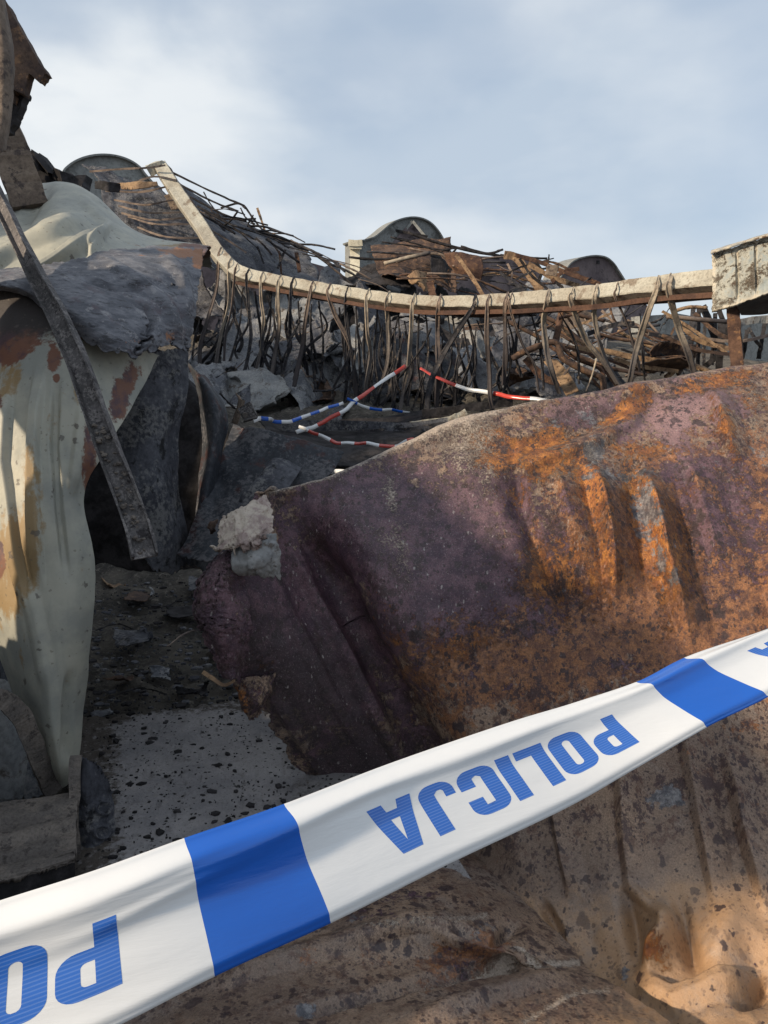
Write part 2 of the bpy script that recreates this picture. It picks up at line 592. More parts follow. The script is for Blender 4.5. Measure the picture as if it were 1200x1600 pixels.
M['strap_brown'] = strapmat('strap_brown', (0.24, 0.18, 0.14), (0.13, 0.10, 0.085), (0.04, 0.037, 0.042), 0.25, 0.75)
M['strap_dark'] = burnt('strap_dark', (0.020, 0.020, 0.024), (0.055, 0.053, 0.058), (0.12, 0.10, 0.085), scale=7, fine=90)
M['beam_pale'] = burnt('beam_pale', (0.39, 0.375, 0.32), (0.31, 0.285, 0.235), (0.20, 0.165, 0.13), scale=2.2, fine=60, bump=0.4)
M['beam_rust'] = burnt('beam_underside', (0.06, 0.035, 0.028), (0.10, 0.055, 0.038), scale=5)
M['plaster'] = burnt('grey_plaster', (0.19, 0.195, 0.19), (0.23, 0.235, 0.225), (0.12, 0.12, 0.115), scale=0.5, fine=12, bump=0.2)
M['plaster_lit'] = burnt('sunlit_plaster', (0.62, 0.58, 0.46), (0.55, 0.51, 0.40), scale=0.6, fine=12, bump=0.2)  # sunlit tone of the gable's side put into the plaster colour
M['plaster_burnt'] = burnt('soot_plaster', (0.15, 0.12, 0.12), (0.10, 0.08, 0.085), (0.05, 0.04, 0.042), scale=0.5, fine=8, bump=0.3)
M['post_tan'] = burnt('scorched_post', (0.20, 0.155, 0.12), (0.13, 0.10, 0.08), (0.07, 0.055, 0.05), scale=7, fine=70, bump=0.8)
M['ashy'] = burnt('ash_covered', (0.17, 0.145, 0.125), (0.12, 0.105, 0.095), (0.07, 0.06, 0.055), scale=14, fine=140, bump=1.0, bd=0.004)
M['channel'] = burnt('ash_channel', (0.085, 0.08, 0.08), (0.13, 0.12, 0.12), (0.045, 0.04, 0.042), scale=12, ash=(0.24, 0.22, 0.21), fine=120, bump=0.9, bd=0.004)

# ---- big rusty sheet: heat oxide colours in layers, masks follow its wear, one paints shade on the left facet
def mat_rust():
    n = NT('rusty_sheet')
    fine = n.noise(62, 7, 0.8)
    mid = n.noise(11, 10, 0.74)
    low = n.noise(3.2, 6, 0.6, loc=(2, 5, 1))
    # bare heat-tinted steel: brown to tan
    col = n.mix(n.ramp(low, 0.40, 0.62), (0.185, 0.128, 0.095), (0.28, 0.190, 0.130))
    ta = n.math('ADD', n.attr('tan'), n.math('MULTIPLY_ADD', mid, 1.2, -0.6))
    col = n.mix(n.ramp(ta, 0.35, 0.8), col, (0.37, 0.225, 0.125))
    greyish = n.noise(4.5, 8, 0.7, loc=(7, 7, 3))
    col = n.mix(n.math('MULTIPLY', n.ramp(greyish, 0.5, 0.66), 0.55), col, (0.225, 0.190, 0.170))
    # brown freckles in several sizes
    gate = n.math('MULTIPLY_ADD', n.attr('purple'), -0.6, 1.0)
    dens = n.ramp(n.noise(6, 5, 0.6, loc=(3, 3, 9)), 0.36, 0.62)
    s1 = n.spots(34, -0.05, 0.05, 0.50, gate=n.math('MULTIPLY_ADD', dens, 0.6, 0.5))
    s2 = n.spots(110, 0.02, 0.07, 0.50, loc=(4, 2, 2), stretch=(1.2, 1.2, .8), gate=n.math('MULTIPLY_ADD', dens, 0.7, 0.5))
    s2 = n.math('MULTIPLY', s2, n.math('MULTIPLY_ADD', n.attr('tan'), -0.6, 1.0))
    s3 = n.spots(11, -0.22, 0.05, 0.52, loc=(1, 6, 2))
    streak = n.ramp(n.noise(20, 8, 0.75, (1.6, 1.6, 0.55), loc=(0, 3, 9)), 0.52, 0.60)
    col = n.mix(n.math('MULTIPLY', streak, n.math('MAXIMUM', n.math('MULTIPLY_ADD', n.attr('tan'), -1.2, 0.8), 0.0)), col, (0.085, 0.036, 0.024))
    col = n.mix(n.math('MULTIPLY', s2, 0.8), col, (0.055, 0.028, 0.022))
    col = n.mix(n.math('MULTIPLY', s1, 0.9), col, (0.045, 0.026, 0.024))
    col = n.mix(n.math('MULTIPLY', s3, 0.8), col, (0.040, 0.028, 0.030))
    # reddish brown rust growing into purple oxide
    red = n.math('ADD', n.attr('red'), n.math('MULTIPLY_ADD', mid, 2.4, -1.2))
    redd = n.math('ADD', red, n.math('MULTIPLY_ADD', fine, 1.9, -0.95))
    col = n.mix(n.math('MULTIPLY', n.ramp(redd, 0.42, 0.60), 0.92), col, n.mix(n.ramp(n.noise(40, 7, 0.8, loc=(3, 3, 3)), 0.42, 0.58), (0.12, 0.048, 0.028), (0.27, 0.115, 0.045)))
    orn = n.noise(17, 10, 0.82, (1.15, 1.15, 0.8), loc=(5, 1, 8))
    oo = n.math('ADD', n.attr('orange'), n.math('ADD', n.math('MULTIPLY_ADD', orn, 2.4, -1.2), n.math('MULTIPLY_ADD', fine, 1.6, -0.8)))
    pu = n.math('ADD', n.attr('purple'), n.math('ADD', n.math('MULTIPLY_ADD', n.noise(13, 10, 0.8, loc=(3, 9, 2)), 3.0, -1.5), n.math('MULTIPLY_ADD', fine, 1.4, -0.7)))
    pcol = n.mix(n.ramp(n.noise(16, 6, 0.7, loc=(1, 1, 7)), 0.42, 0.60), (0.060, 0.030, 0.046), (0.128, 0.068, 0.086))
    pcol = n.mix(n.attr('mauve'), pcol, (0.27, 0.165, 0.16))
    col = n.mix(n.ramp(pu, 0.44, 0.56), col, pcol)
    ocol = n.mix(n.ramp(n.noise(30, 7, 0.75, loc=(9, 9, 1)), 0.40, 0.62), (0.20, 0.068, 0.022), (0.42, 0.165, 0.035))
    col = n.mix(n.ramp(oo, 0.50, 0.68), col, ocol)
    # dark scale blotches and freckles on top of the rust
    bt_ = n.noise(26, 10, 0.8, (1.1, 1.1, 0.75), loc=(8, 3, 6))
    bt2 = n.noise(7, 6, 0.6, loc=(2, 8, 6))
    be = n.math('ADD', bt_, n.math('MULTIPLY_ADD', bt2, 0.35, -0.175))
    zone = n.math('MAXIMUM', n.math('MULTIPLY_ADD', n.attr('tan'), -1.6, 0.92), 0.0)
    col = n.mix(n.math('MULTIPLY', n.ramp(be, 0.545, 0.575), zone), col, (0.050, 0.026, 0.027))
    s4 = n.spots(42, -0.08, 0.04, 0.55, loc=(7, 4, 2), gate=n.math('MULTIPLY_ADD', dens, 0.5, 0.6))
    s5 = n.spots(85, -0.02, 0.06, 0.55, loc=(9, 4, 1), stretch=(1.2, 1.2, .75), gate=n.math('MULTIPLY_ADD', dens, 0.5, 0.6))
    s6 = n.spots(15, -0.22, 0.04, 0.58, loc=(5, 6, 6))
    sm = n.math('MAXIMUM', n.math('MAXIMUM', s4, s5), s6)
    sm = n.math('MULTIPLY', sm, n.math('MULTIPLY_ADD', n.attr('tan'), -0.5, 1.0))
    col = n.mix(n.math('MULTIPLY', sm, 0.9), col, (0.040, 0.024, 0.026))
    ch = n.math('ADD', n.attr('facet_shade'), n.math('MULTIPLY_ADD', n.noise(10, 9, 0.75, loc=(3, 1, 6)), 1.8, -0.9))  # shade of the left facet put into the colour
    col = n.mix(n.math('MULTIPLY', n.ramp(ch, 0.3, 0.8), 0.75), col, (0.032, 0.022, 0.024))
    # blue-grey scorched scale
    bl = n.math('ADD', n.attr('blue'), n.math('ADD', n.math('MULTIPLY_ADD', n.noise(17, 9, 0.75, loc=(2, 2, 2)), 2.6, -1.3), n.math('MULTIPLY_ADD', fine, 0.8, -0.4)))
    bcol = n.mix(n.ramp(n.noise(40, 5, 0.7, loc=(6, 1, 1)), 0.42, 0.62), (0.055, 0.060, 0.075), (0.20, 0.20, 0.21))
    col = n.mix(n.math('MULTIPLY', n.ramp(bl, 0.52, 0.66), 0.9), col, bcol)
    # powdery ash: strong where the mask says, speckle elsewhere
    grain = n.noise(150, 3, 0.8)
    ash = n.math('ADD', n.attr('ash'), n.math('ADD', n.math('MULTIPLY_ADD', grain, 1.9, -0.95), n.math('MULTIPLY_ADD', mid, 1.4, -0.7)))
    col = n.mix(n.math('MULTIPLY', n.ramp(ash, 0.42, 0.85), 0.85), col, (0.46, 0.38, 0.31))
    flecks = n.spots(75, -0.12, 0.04, 0.42, loc=(0, 5, 5), stretch=(1.3, 1.3, 0.5))
    col = n.mix(n.math('MULTIPLY', flecks, n.math('MULTIPLY_ADD', n.attr('purple'), 0.55, 0.04)), col, (0.42, 0.38, 0.36))
    gm = n.noise(230, 3, 0.85, loc=(1, 2, 3))
    gmul = n.mix(n.ramp(gm, 0.30, 0.70), (0.50, 0.50, 0.50), (1.50, 1.48, 1.46))
    mm = n.n('ShaderNodeMix', data_type='RGBA', blend_type='MULTIPLY')
    n.l(n.math('MULTIPLY_ADD', n.attr('tan'), -0.65, 0.8), mm.inputs['Factor'])
    n.l(col, mm.inputs['A']); n.l(gmul, mm.inputs['B'])
    col = mm.outputs['Result']
    salt = n.math('MULTIPLY', n.ramp(n.noise(190, 3, 0.9, loc=(6, 6, 3)), 0.58, 0.66), n.math('MULTIPLY_ADD', n.attr('purple'), 0.60, 0.0))
    col = n.mix(salt, col, (0.30, 0.25, 0.25))
    h = n.math('ADD', n.math('MULTIPLY', fine, 0.6), n.math('ADD', n.math('MULTIPLY', grain, n.math('MULTIPLY_ADD', n.attr('ash'), 0.9, 0.35)), n.math('MULTIPLY', n.ramp(oo, 0.4, 0.8), 0.7)))
    h2 = n.math('MULTIPLY_ADD', n.ramp(ash, 0.42, 0.85), 0.5, h)
    h2 = n.math('MULTIPLY_ADD', n.ramp(pu, 0.44, 0.56), -0.35, h2)
    calm = n.math('MAXIMUM', n.math('MULTIPLY_ADD', n.attr('gloss'), -0.65, 1.0), 0.25)
    nm = n.bump(n.math('MULTIPLY', h2, calm), 0.9, 0.007)
    nm = n.bump(n.math('MULTIPLY', mid, calm), 0.5, 0.02, nm)
    ro = n.math('MULTIPLY_ADD', n.attr('gloss'), -0.42, 0.70)
    ro = n.math('ADD', ro, n.math('MULTIPLY_ADD', fine, 0.3, -0.12))
    return n.done(col, ro, nm, 0.0, 0.6)
M['rust'] = mat_rust()

# ---- pale green-grey painted cladding with ochre stains
def mat_pale():
    n = NT('scorched_pale_cladding')
    mid = n.noise(5, 8, 0.65)
    fine = n.noise(45, 6, 0.72)
    streak = n.noise(16, 6, 0.6, (1, 1, 0.22), loc=(3, 1, 1))
    col = n.mix(n.ramp(mid, 0.36, 0.64), (0.275, 0.278, 0.245), (0.41, 0.395, 0.325))
    col = n.mix(n.math('MULTIPLY', n.ramp(streak, 0.5, 0.7), 0.4), col, (0.22, 0.235, 0.215))
    oc = n.math('ADD', n.attr('ochre'), n.math('ADD', n.math('MULTIPLY_ADD', streak, 2.0, -1.0), n.math('MULTIPLY_ADD', fine, 0.8, -0.4)))
    col = n.mix(n.math('MULTIPLY', n.ramp(oc, 0.45, 0.75), 0.85), col, (0.27, 0.17, 0.065))
    ru = n.math('ADD', n.attr('rusty'), n.math('ADD', n.math('MULTIPLY_ADD', mid, 2.0, -1.0), n.math('MULTIPLY_ADD', fine, 0.9, -0.45)))
    col = n.mix(n.ramp(ru, 0.45, 0.62), col, n.mix(n.ramp(n.noise(12, 6, 0.7, loc=(1, 4, 4)), 0.45, 0.6), (0.17, 0.075, 0.045), (0.085, 0.045, 0.05)))
    so = n.math('ADD', n.attr('soot_shade'), n.math('MULTIPLY_ADD', fine, 0.8, -0.4))
    col = n.mix(n.ramp(so, 0.3, 0.85), col, (0.035, 0.028, 0.026))
    sp = n.spots(26, -0.12, 0.05, 0.42)
    col = n.mix(n.math('MULTIPLY', sp, 0.75), col, (0.09, 0.075, 0.065))
    col = n.mix(n.math('MULTIPLY', n.spots(70, -0.1, 0.06, 0.42, loc=(2, 2, 5)), 0.5), col, (0.12, 0.10, 0.08))
    h = n.math('ADD', n.math('MULTIPLY', mid, 1.0), n.math('MULTIPLY', fine, 0.25))
    return n.done(col, n.math('MULTIPLY_ADD', fine, 0.3, 0.42), n.bump(h, 0.35, 0.01), 0.0, 0.4)
M['pale'] = mat_pale()

def mat_flap():
    n = NT('blistered_cladding')
    mid = n.noise(7, 9, 0.7, (1, 1, 1), dist=0.3, loc=(1, 0, 3))
    fine = n.noise(48, 6, 0.75)
    gr = n.noise(14, 8, 0.7, (0.7, 1, 1.9), rot=(0, math.radians(28), 0))
    col = n.mix(n.ramp(gr, 0.42, 0.60), (0.074, 0.077, 0.092), (0.155, 0.157, 0.175))
    col = n.mix(n.math('MULTIPLY', n.ramp(mid, 0.55, 0.66), 0.8), col, (0.085, 0.062, 0.072))
    col = n.mix(n.math('MULTIPLY', n.ramp(n.noise(24, 6, 0.8, loc=(4, 4, 4)), 0.56, 0.62), 0.7), col, (0.27, 0.26, 0.265))
    col = n.mix(n.math('MULTIPLY', n.ramp(n.noise(30, 7, 0.8, (0.6, 1, 1.8), rot=(0, math.radians(28), 0), loc=(4, 1, 4)), 0.56, 0.60), 0.8), col, (0.030, 0.029, 0.033))
    ru = n.math('ADD', n.attr('rusty'), n.math('ADD', n.math('MULTIPLY_ADD', mid, 2.0, -1.0), n.math('MULTIPLY_ADD', fine, 0.9, -0.45)))
    col = n.mix(n.ramp(ru, 0.45, 0.62), col, (0.26, 0.12, 0.06))
    h = n.math('ADD', n.math('MULTIPLY', gr, 1.6), n.math('ADD', n.math('MULTIPLY', mid, 0.9), n.math('MULTIPLY', fine, 0.4)))
    return n.done(col, 0.62, n.bump(h, 0.8, 0.006), 0.0, 0.45)
M['flap'] = mat_flap()

def mat_ground():
    n = NT('ash_ground')
    a = n.noise(3.5, 9, 0.7)
    b = n.noise(26, 8, 0.75, dist=0.4)
    f = n.noise(110, 4, 0.8)
    col = n.mix(n.ramp(a, 0.4, 0.62), (0.085, 0.078, 0.070), (0.20, 0.178, 0.150))
    col = n.mix(n.math('MULTIPLY', n.ramp(b, 0.52, 0.66), 0.85), col, (0.36, 0.32, 0.27))
    col = n.mix(n.math('MULTIPLY', n.ramp(f, 0.60, 0.70), 0.6), col, (0.40, 0.36, 0.32))
    col = n.mix(n.math('MULTIPLY', n.spots(30, -0.15, 0.12, 0.5), .7), col, (0.015, 0.014, 0.013))
    h = n.math('ADD', n.math('MULTIPLY', b, 2.0), f)
    return n.done(col, 0.95, n.bump(h, 1.0, 0.03), 0, 0.2)
M['ground'] = mat_ground()

def mat_slab():
    n = NT('ash_dusted_slab')
    a = n.noise(5, 7, 0.6)
    f = n.noise(170, 4, 0.8)
    m_ = n.noise(45, 5, 0.7, loc=(2, 2, 2))
    col = n.mix(n.ramp(a, 0.35, 0.65), (0.215, 0.205, 0.210), (0.32, 0.300, 0.295))
    col = n.mix(n.math('MULTIPLY', n.ramp(m_, 0.54, 0.66), 0.45), col, (0.30, 0.275, 0.255))
    col = n.mix(n.math('MULTIPLY', n.ramp(f, 0.55, 0.66), 0.7), col, (0.08, 0.074, 0.072))
    ru = n.ramp(n.math('ADD', n.attr('dirt'), n.math('MULTIPLY_ADD', m_, 1.6, -0.8)), 0.4, 0.8)
    col = n.mix(ru, col, (0.085, 0.072, 0.062))
    n_gate = n.ramp(n.noise(4, 4, 0.6, loc=(5, 5, 5)), 0.38, 0.6)
    col = n.mix(n.math('MULTIPLY', n.spots(20, -0.25, 0.05, 0.60), n_gate), col, (0.022, 0.020, 0.020))
    col = n.mix(n.spots(75, -0.12, 0.06, 0.58, loc=(1, 1, 3)), col, (0.030, 0.027, 0.026))
    h = n.math('ADD', n.math('MULTIPLY', f, 0.8), n.math('MULTIPLY', m_, 1.2))
    return n.done(col, 0.95, n.bump(h, 0.9, 0.006), 0, 0.2)
M['slab'] = mat_slab()

def mat_plastic(name, c, lines=False):
    n = NT(name)
    w = n.noise(14, 3, 0.5)
    cr_ = n.noise(30, 5, 0.6, (0.35, 0.35, 2.4), rot=(0, math.radians(-24), 0), dist=0.4)
    nm = n.bump(cr_, 0.16, 0.004, n.bump(w, 0.10, 0.006))
    if lines:
        uvw = n.n('ShaderNodeUVMap'); uvw.uv_map = 'UVMap'
        sx = n.n('ShaderNodeSeparateXYZ'); n.l(uvw.outputs[0], sx.inputs[0])
        st = n.math('SINE', n.math('MULTIPLY', sx.outputs['Y'], 2 * math.pi * 38))
        fac = n.math('MULTIPLY', n.ramp(st, 0.1, 0.9), 0.17)
        col = n.mix(fac, c, (0.35, 0.48, 0.75))
    else:
        col = n.mix(n.math('MULTIPLY', n.ramp(n.noise(30, 5, 0.7), 0.55, 0.75), 0.12), c, tuple(x * 0.75 for x in c))
    m_ = n.done(col, 0.24, nm, 0, 0.6)
    n.b.inputs['Transmission Weight'].default_value = 0.0
    return m_
M['tape_white'] = mat_plastic('tape_white', (0.70, 0.71, 0.72))
M['tape_blue'] = mat_plastic('tape_blue', (0.008, 0.105, 0.50))
M['tape_ink'] = mat_plastic('tape_ink', (0.025, 0.13, 0.50), True)
M['tape_red'] = mat_plastic('tape_red', (0.48, 0.06, 0.045))
M['cream'] = burnt('flaking_cream_paint', (0.50, 0.44, 0.34), (0.30, 0.30, 0.28), (0.16, 0.10, 0.06), scale=12, fine=70, bump=0.8)

def mat_peel():
    n = NT('peeling_painted_panel')
    a = n.noise(9, 9, 0.75, dist=0.5)
    f = n.noise(60, 5, 0.75)
    e = n.math('ADD', a, n.math('MULTIPLY_ADD', f, 0.25, -0.125))
    col = n.mix(n.ramp(a, 0.40, 0.5), (0.27, 0.30, 0.29), (0.34, 0.33, 0.28))
    col = n.mix(n.ramp(e, 0.53, 0.56), col, (0.20, 0.155, 0.11))
    col = n.mix(n.ramp(e, 0.62, 0.65), col, (0.62, 0.56, 0.45))
    col = n.mix(n.math('MULTIPLY', n.spots(30, -0.1, 0.05, 0.42), 0.8), col, (0.14, 0.09, 0.06))
    col = n.mix(n.attr('edge'), col, (0.52, 0.46, 0.36))
    h = n.math('MULTIPLY', n.ramp(e, 0.5, 0.66), 1.5)
    return n.done(col, 0.7, n.bump(h, 0.9, 0.01), 0, 0.4)
M['peel'] = mat_peel()

# ================================================================== GROUND
def mound(x, y):
    z = 0.95 * sst(4.8, 7.6, y) + 0.55 * sst(7.5, 11, y) * sst(-6, 0, -x + 2) 
    z = z + 0.5 * sst(9, 13, y) * sst(26, 16, y)
    z = z * sst(30, 18, y)
    z = z * (1 - 0.9 * sst(5.5, 9.0, np.abs(x)) * sst(18, 14, y) * 0.5)
    return z
def ground():
    nu, nv = 420, 560
    a = np.linspace(-1, 1, nu); b = np.linspace(0, 1, nv)
    x = 3.0 * a + 600 * np.sign(a) * np.abs(a) ** 7
    y = 0.2 + 7.5 * b + 1200 * b ** 9 - 2.5 * (1 - b) ** 4 * 3
    X, Y = np.meshgrid(x, y)
    near = sst(9, 4, Y)
    Z = mound(X, Y)
    far = sst(60, 25, np.hypot(X, Y))
    Z = Z + far * (0.03 * fbm(X * 2.2, Y * 2.2, 5, 3) + 0.016 * ridged(X * 9, Y * 9, 4, 5) * near - 0.018)
    rub = sst(2.55, 3.2, Y)
    Z = Z + far * rub * (0.11 * np.abs(fbm(X * 4.5, Y * 4.5, 7, 9, 0.66)))
    Z = Z + far * sst(5, 8, Y) * 0.25 * ridged(X * .9, Y * .9, 4, 31) * sst(30, 15, Y)
    Z = Z - 0.02
    idx = np.arange(nu * nv).reshape(nv, nu)
    F = np.stack([idx[:-1, :-1], idx[:-1, 1:], idx[1:, 1:], idx[1:, :-1]], -1).reshape(-1, 4)
    o = link_mesh('ground', np.stack([X, Y, Z], -1).reshape(-1, 3), F, M['ground'], rebase=False)
    o['kind'] = 'structure'
ground()

# ================================================================== MAIN RUSTY SHEET
R_ = [
 [(450,800,2.75),(452,800,2.75),(455,800,2.75),(540,790,2.8),(640,745,2.85),(755,700,2.9),(875,680,2.95),(995,655,3.0),(1115,630,3.05),(1260,615,3.05)],
 [(418,764,2.36),(424,763,2.38),(432,762,2.42),(520,736,2.46),(620,690,2.52),(740,645,2.58),(860,620,2.62),(985,600,2.67),(1110,573,2.7),(1260,553,2.7)],
 [(385,800,2.30),(410,795,2.32),(445,795,2.40),(532,765,2.38),(632,725,2.43),(750,680,2.48),(870,655,2.52),(992,632,2.57),(1118,606,2.58),(1265,586,2.58)],
 [(340,872,2.20),(392,862,2.25),(474,860,2.42),(556,826,2.31),(658,792,2.34),(770,742,2.38),(888,715,2.42),(1006,690,2.46),(1128,662,2.46),(1272,640,2.46)],
 [(322,940,2.17),(402,940,2.24),(505,930,2.43),(585,900,2.27),(685,868,2.28),(795,820,2.30),(908,790,2.33),(1022,765,2.36),(1142,735,2.36),(1282,710,2.36)],
 [(348,1035,2.22),(445,1030,2.29),(562,1015,2.44),(632,1000,2.25),(728,972,2.23),(832,925,2.23),(942,893,2.25),(1052,863,2.26),(1164,832,2.26),(1292,802,2.26)],
 [(392,1122,2.34),(505,1115,2.38),(622,1112,2.44),(692,1100,2.22),(778,1080,2.18),(878,1042,2.15),(978,1012,2.16),(1084,982,2.16),(1190,952,2.16),(1312,932,2.16)],
 [(490,1240,2.52),(592,1238,2.50),(680,1222,2.43),(742,1208,2.18),(822,1190,2.11),(918,1160,2.07),(1014,1132,2.06),(1114,1110,2.06),(1216,1082,2.06),(1332,1062,2.06)],
 [(590,1330,2.24),(662,1330,2.26),(724,1322,2.22),(790,1318,2.08),(870,1300,2.03),(958,1280,1.98),(1052,1262,1.96),(1152,1242,1.95),(1252,1222,1.95),(1362,1202,1.95)],
 [(650,1398,2.05),(708,1400,2.05),(764,1402,2.02),(822,1408,1.97),(902,1410,1.92),(990,1400,1.87),(1082,1390,1.84),(1182,1372,1.82),(1292,1352,1.82),(1402,1342,1.82)],
 [(712,1450,1.93),(758,1462,1.93),(806,1475,1.90),(856,1494,1.85),(922,1512,1.82),(1010,1520,1.76),(1110,1518,1.70),(1222,1500,1.68),(1330,1480,1.68),(1440,1460,1.68)],
 [(740,1475,1.88),(790,1500,1.85),(836,1525,1.80),(884,1555,1.75),(948,1600,1.68),(1035,1630,1.58),(1140,1640,1.50),(1262,1630,1.48),(1380,1610,1.48),(1490,1590,1.48)],
 [(760,1500,1.84),(815,1540,1.79),(866,1580,1.72),(920,1630,1.64),(990,1700,1.52),(1080,1760,1.42),(1190,1780,1.34),(1320,1770,1.30),(1440,1750,1.30),(1560,1730,1.30)],
]
def rust_disp(px, py, s, t):
    D = 0.010 * fbm(px / 110, py / 110, 3, 4)
    # trapezoidal ribs running down the sheet
    D += ridge(px, py, [(470,830),(520,910),(575,1010),(655,1160),(720,1290)], 34, -0.055, 0.1)
    D += ridge(px, py, [(430,800),(470,880),(520,985),(590,1120),(660,1240)], 20, 0.028, 0.3)
    D += ridge(px, py, [(400,850),(450,960),(520,1090),(600,1220)], 16, 0.012, 0.3)
    D += ridge(px, py, [(420,1080),(490,1190),(560,1290)], 14, 0.012, 0.3)
    D += ridge(px, py, [(800,700),(835,800),(880,900),(925,1000)], 54, -0.050, 0.0)
    D += saw(px, py, [(812,700),(836,790),(868,880),(905,985)], 44, 0.018)
    D += saw(px, py, [(868,735),(895,830),(930,930)], 40, 0.014)
    D += saw(px, py, [(925,735),(945,830),(962,950)], 52, 0.030)
    D += saw(px, py, [(1005,735),(1035,870),(1082,1020)], 46, 0.030)
    D += saw(px, py, [(1075,720),(1100,800),(1130,900)], 44, 0.014)
    D += saw(px, py, [(1110,610),(1128,660),(1150,730)], 36, 0.016)
    D += saw(px, py, [(1195,860),(1215,950),(1235,1050)], 50, 0.02)
    D += saw(px, py, [(1135,1180),(1160,1300),(1200,1430)], 40, 0.016)
    D += saw(px, py, [(965,1160),(972,1290),(985,1400)], 40, 0.012)
    D += saw(px, py, [(1060,1120),(1085,1250),(1120,1420)], 40, 0.012)
    D += saw(px, py, [(860,1230),(872,1310),(890,1400)], 30, 0.010)
    D += ridge(px, py, [(700,1330),(750,1400),(800,1460)], 26, 0.012, 0.1)
    # horizontal buckle below the crest
    D += ridge(px, py, [(640,705),(720,690),(800,700),(870,690),(960,650),(1000,610)], 26, -0.018, 0.1)
    D += ridge(px, py, [(800,735),(850,710),(920,690),(985,655),(1010,612)], 22, 0.022, 0.2)
    D += gb(px, py, 985, 612, 26, 14, 0.018, -30)
    D += gb(px, py, 1010, 640, 30, 22, -0.022, -30)
    D += gb(px, py, 715, 700, 60, 45, 0.015)
    D += gb(px, py, 940, 720, 60, 30, 0.012)
    D += gb(px, py, 620, 1000, 120, 160, 0.012)
    # crumples at the foot
    D += gb(px, py, 1032, 1485, 22, 58, 0.085, 12)
    D += gb(px, py, 990, 1450, 14, 60, -0.045, -12)
    D += gb(px, py, 1074, 1470, 14, 60, -0.050, -15)
    D += gb(px, py, 1045, 1440, 34, 14, 0.018, 25)
    D += gb(px, py, 1130, 1480, 30, 60, 0.040, 8)
    D += gb(px, py, 1185, 1540, 30, 40, -0.045)
    D += ridge(px, py, [(1000,1550),(1060,1575),(1120,1560),(1200,1530)], 26, 0.035, 0.2)
    D += ridge(px, py, [(1150,1590),(1180,1550),(1215,1520)], 20, -0.035, 0.1)
    D += ridge(px, py, [(840,1400),(870,1450),(880,1500),(910,1515)], 13, -0.030, 0.1)
    D += ridge(px, py, [(965,1370),(1010,1410),(1055,1450)], 14, 0.018, 0.2)
    D += 0.020 * folds((px - 820) / 420, (py - 900) / 420, 12, 91, 1.0) * 0.6
    D += 0.006 * (ridged(px / 75 + py / 400, py / 160, 2, 88) - 0.6)
    foot = sst(1380, 1480, py)
    D += foot * 0.006 * fbm(px / 45, py / 45, 3, 14)
    D += foot * 0.10 * folds((px - 1050) / 500, (py - 1520) / 500, 14, 191, 0.6)
    D += 0.004 * fbm(px / 28, py / 28, 3, 24)
    lip = sst(12, 0, pdist(px, py, [(418,764),(340,872),(322,940),(348,1035),(392,1122)])[0])
    D += 0.02 * lip * fbm(px / 14, py / 14, 3, 66)
    return D
def m_purple(px, py):
    b = blobs(px, py, [(560,820,120,130,1.1,35),(680,870,130,150,1.15,25),(480,1000,130,220,1.2,-35),(620,960,70,100,0.9,20),
        (735,920,75,85,0.9),(900,640,80,26,0.85,-15),(1060,640,120,50,0.8,-10),(970,1060,60,45,0.4),(1130,800,90,120,0.55),(880,850,90,60,0.55,60),
        (800,790,60,110,0.75,-20),(360,970,60,120,1.2),(1100,730,110,60,0.55),(750,1060,70,60,0.35),(560,1200,120,100,1.1,-30),(850,960,40,60,.45,20),(930,870,40,30,.6)])
    return b * (0.85 + 0.0 * px) + 0.16 * sst(1150, 950, py)
def m_red(px, py):
    return np.clip(0.95 - np.abs(py - (1010 - 0.16 * (px - 600))) / 210, 0, 0.95) * sst(560, 640, px) * 0.95 + gb(px, py, 1090, 850, 160, 160, 0.5) + gb(px, py, 720, 1240, 60, 120, .3) + gb(px, py, 1180, 900, 60, 200, .4) + 0.30 * sst(1300, 1000, py) * sst(620, 760, px)
def m_orange(px, py):
    return blobs(px, py, [(775,700,42,42,1.1,30),(850,720,60,35,0.8,-10),(800,770,30,40,0.4),(835,690,80,22,0.9,-20),(1000,610,30,12,0.9),(1080,600,50,16,0.75,-15),(980,640,60,18,0.9,-35),
        (920,760,22,70,0.95,-12),(1010,830,26,130,0.95,-14),(945,890,60,80,0.55),(870,900,70,80,0.55),(700,1010,110,60,0.55,-5),(1130,670,20,70,0.55,-20),
        (1130,590,70,18,0.8,-10),(740,955,120,30,0.3),(1050,870,50,120,0.6,-12),(620,1000,30,90,0.55,-30),(1030,1500,26,50,0.9),(415,1040,30,30,0.6),(990,700,90,20,.5),(1180,620,40,30,.6)]) + 0.16 * gb(px, py, 900, 800, 190, 190) + 0.12 * gb(px, py, 1120, 800, 120, 260)
def m_tan(px, py):
    return sst(1250, 1520, py) * 0.85 + blobs(px, py, [(1110,1480,120,120,0.5),(1060,960,30,80,0.5,-15),(1190,900,50,120,0.25),(940,900,30,50,.35)])
def m_ash(px, py):
    crest, _ = pdist(px, py, [(425,765),(520,737),(620,692),(700,656),(800,632),(900,612)])
    return blobs(px, py, [(735,690,55,60,0.78,35),(690,660,60,25,0.7,-20),(760,740,22,45,0.55,-10),(610,760,12,70,0.5,-8),(620,850,30,80,0.35,-20),
        (1180,640,25,60,0.6),(930,700,30,60,0.3),(1030,870,26,30,0.3)]) + 0.55 * np.exp(-(crest / 9) ** 2) * sst(950, 820, px) + 0.16 * sst(1150, 750, py) * sst(760, 600, px)
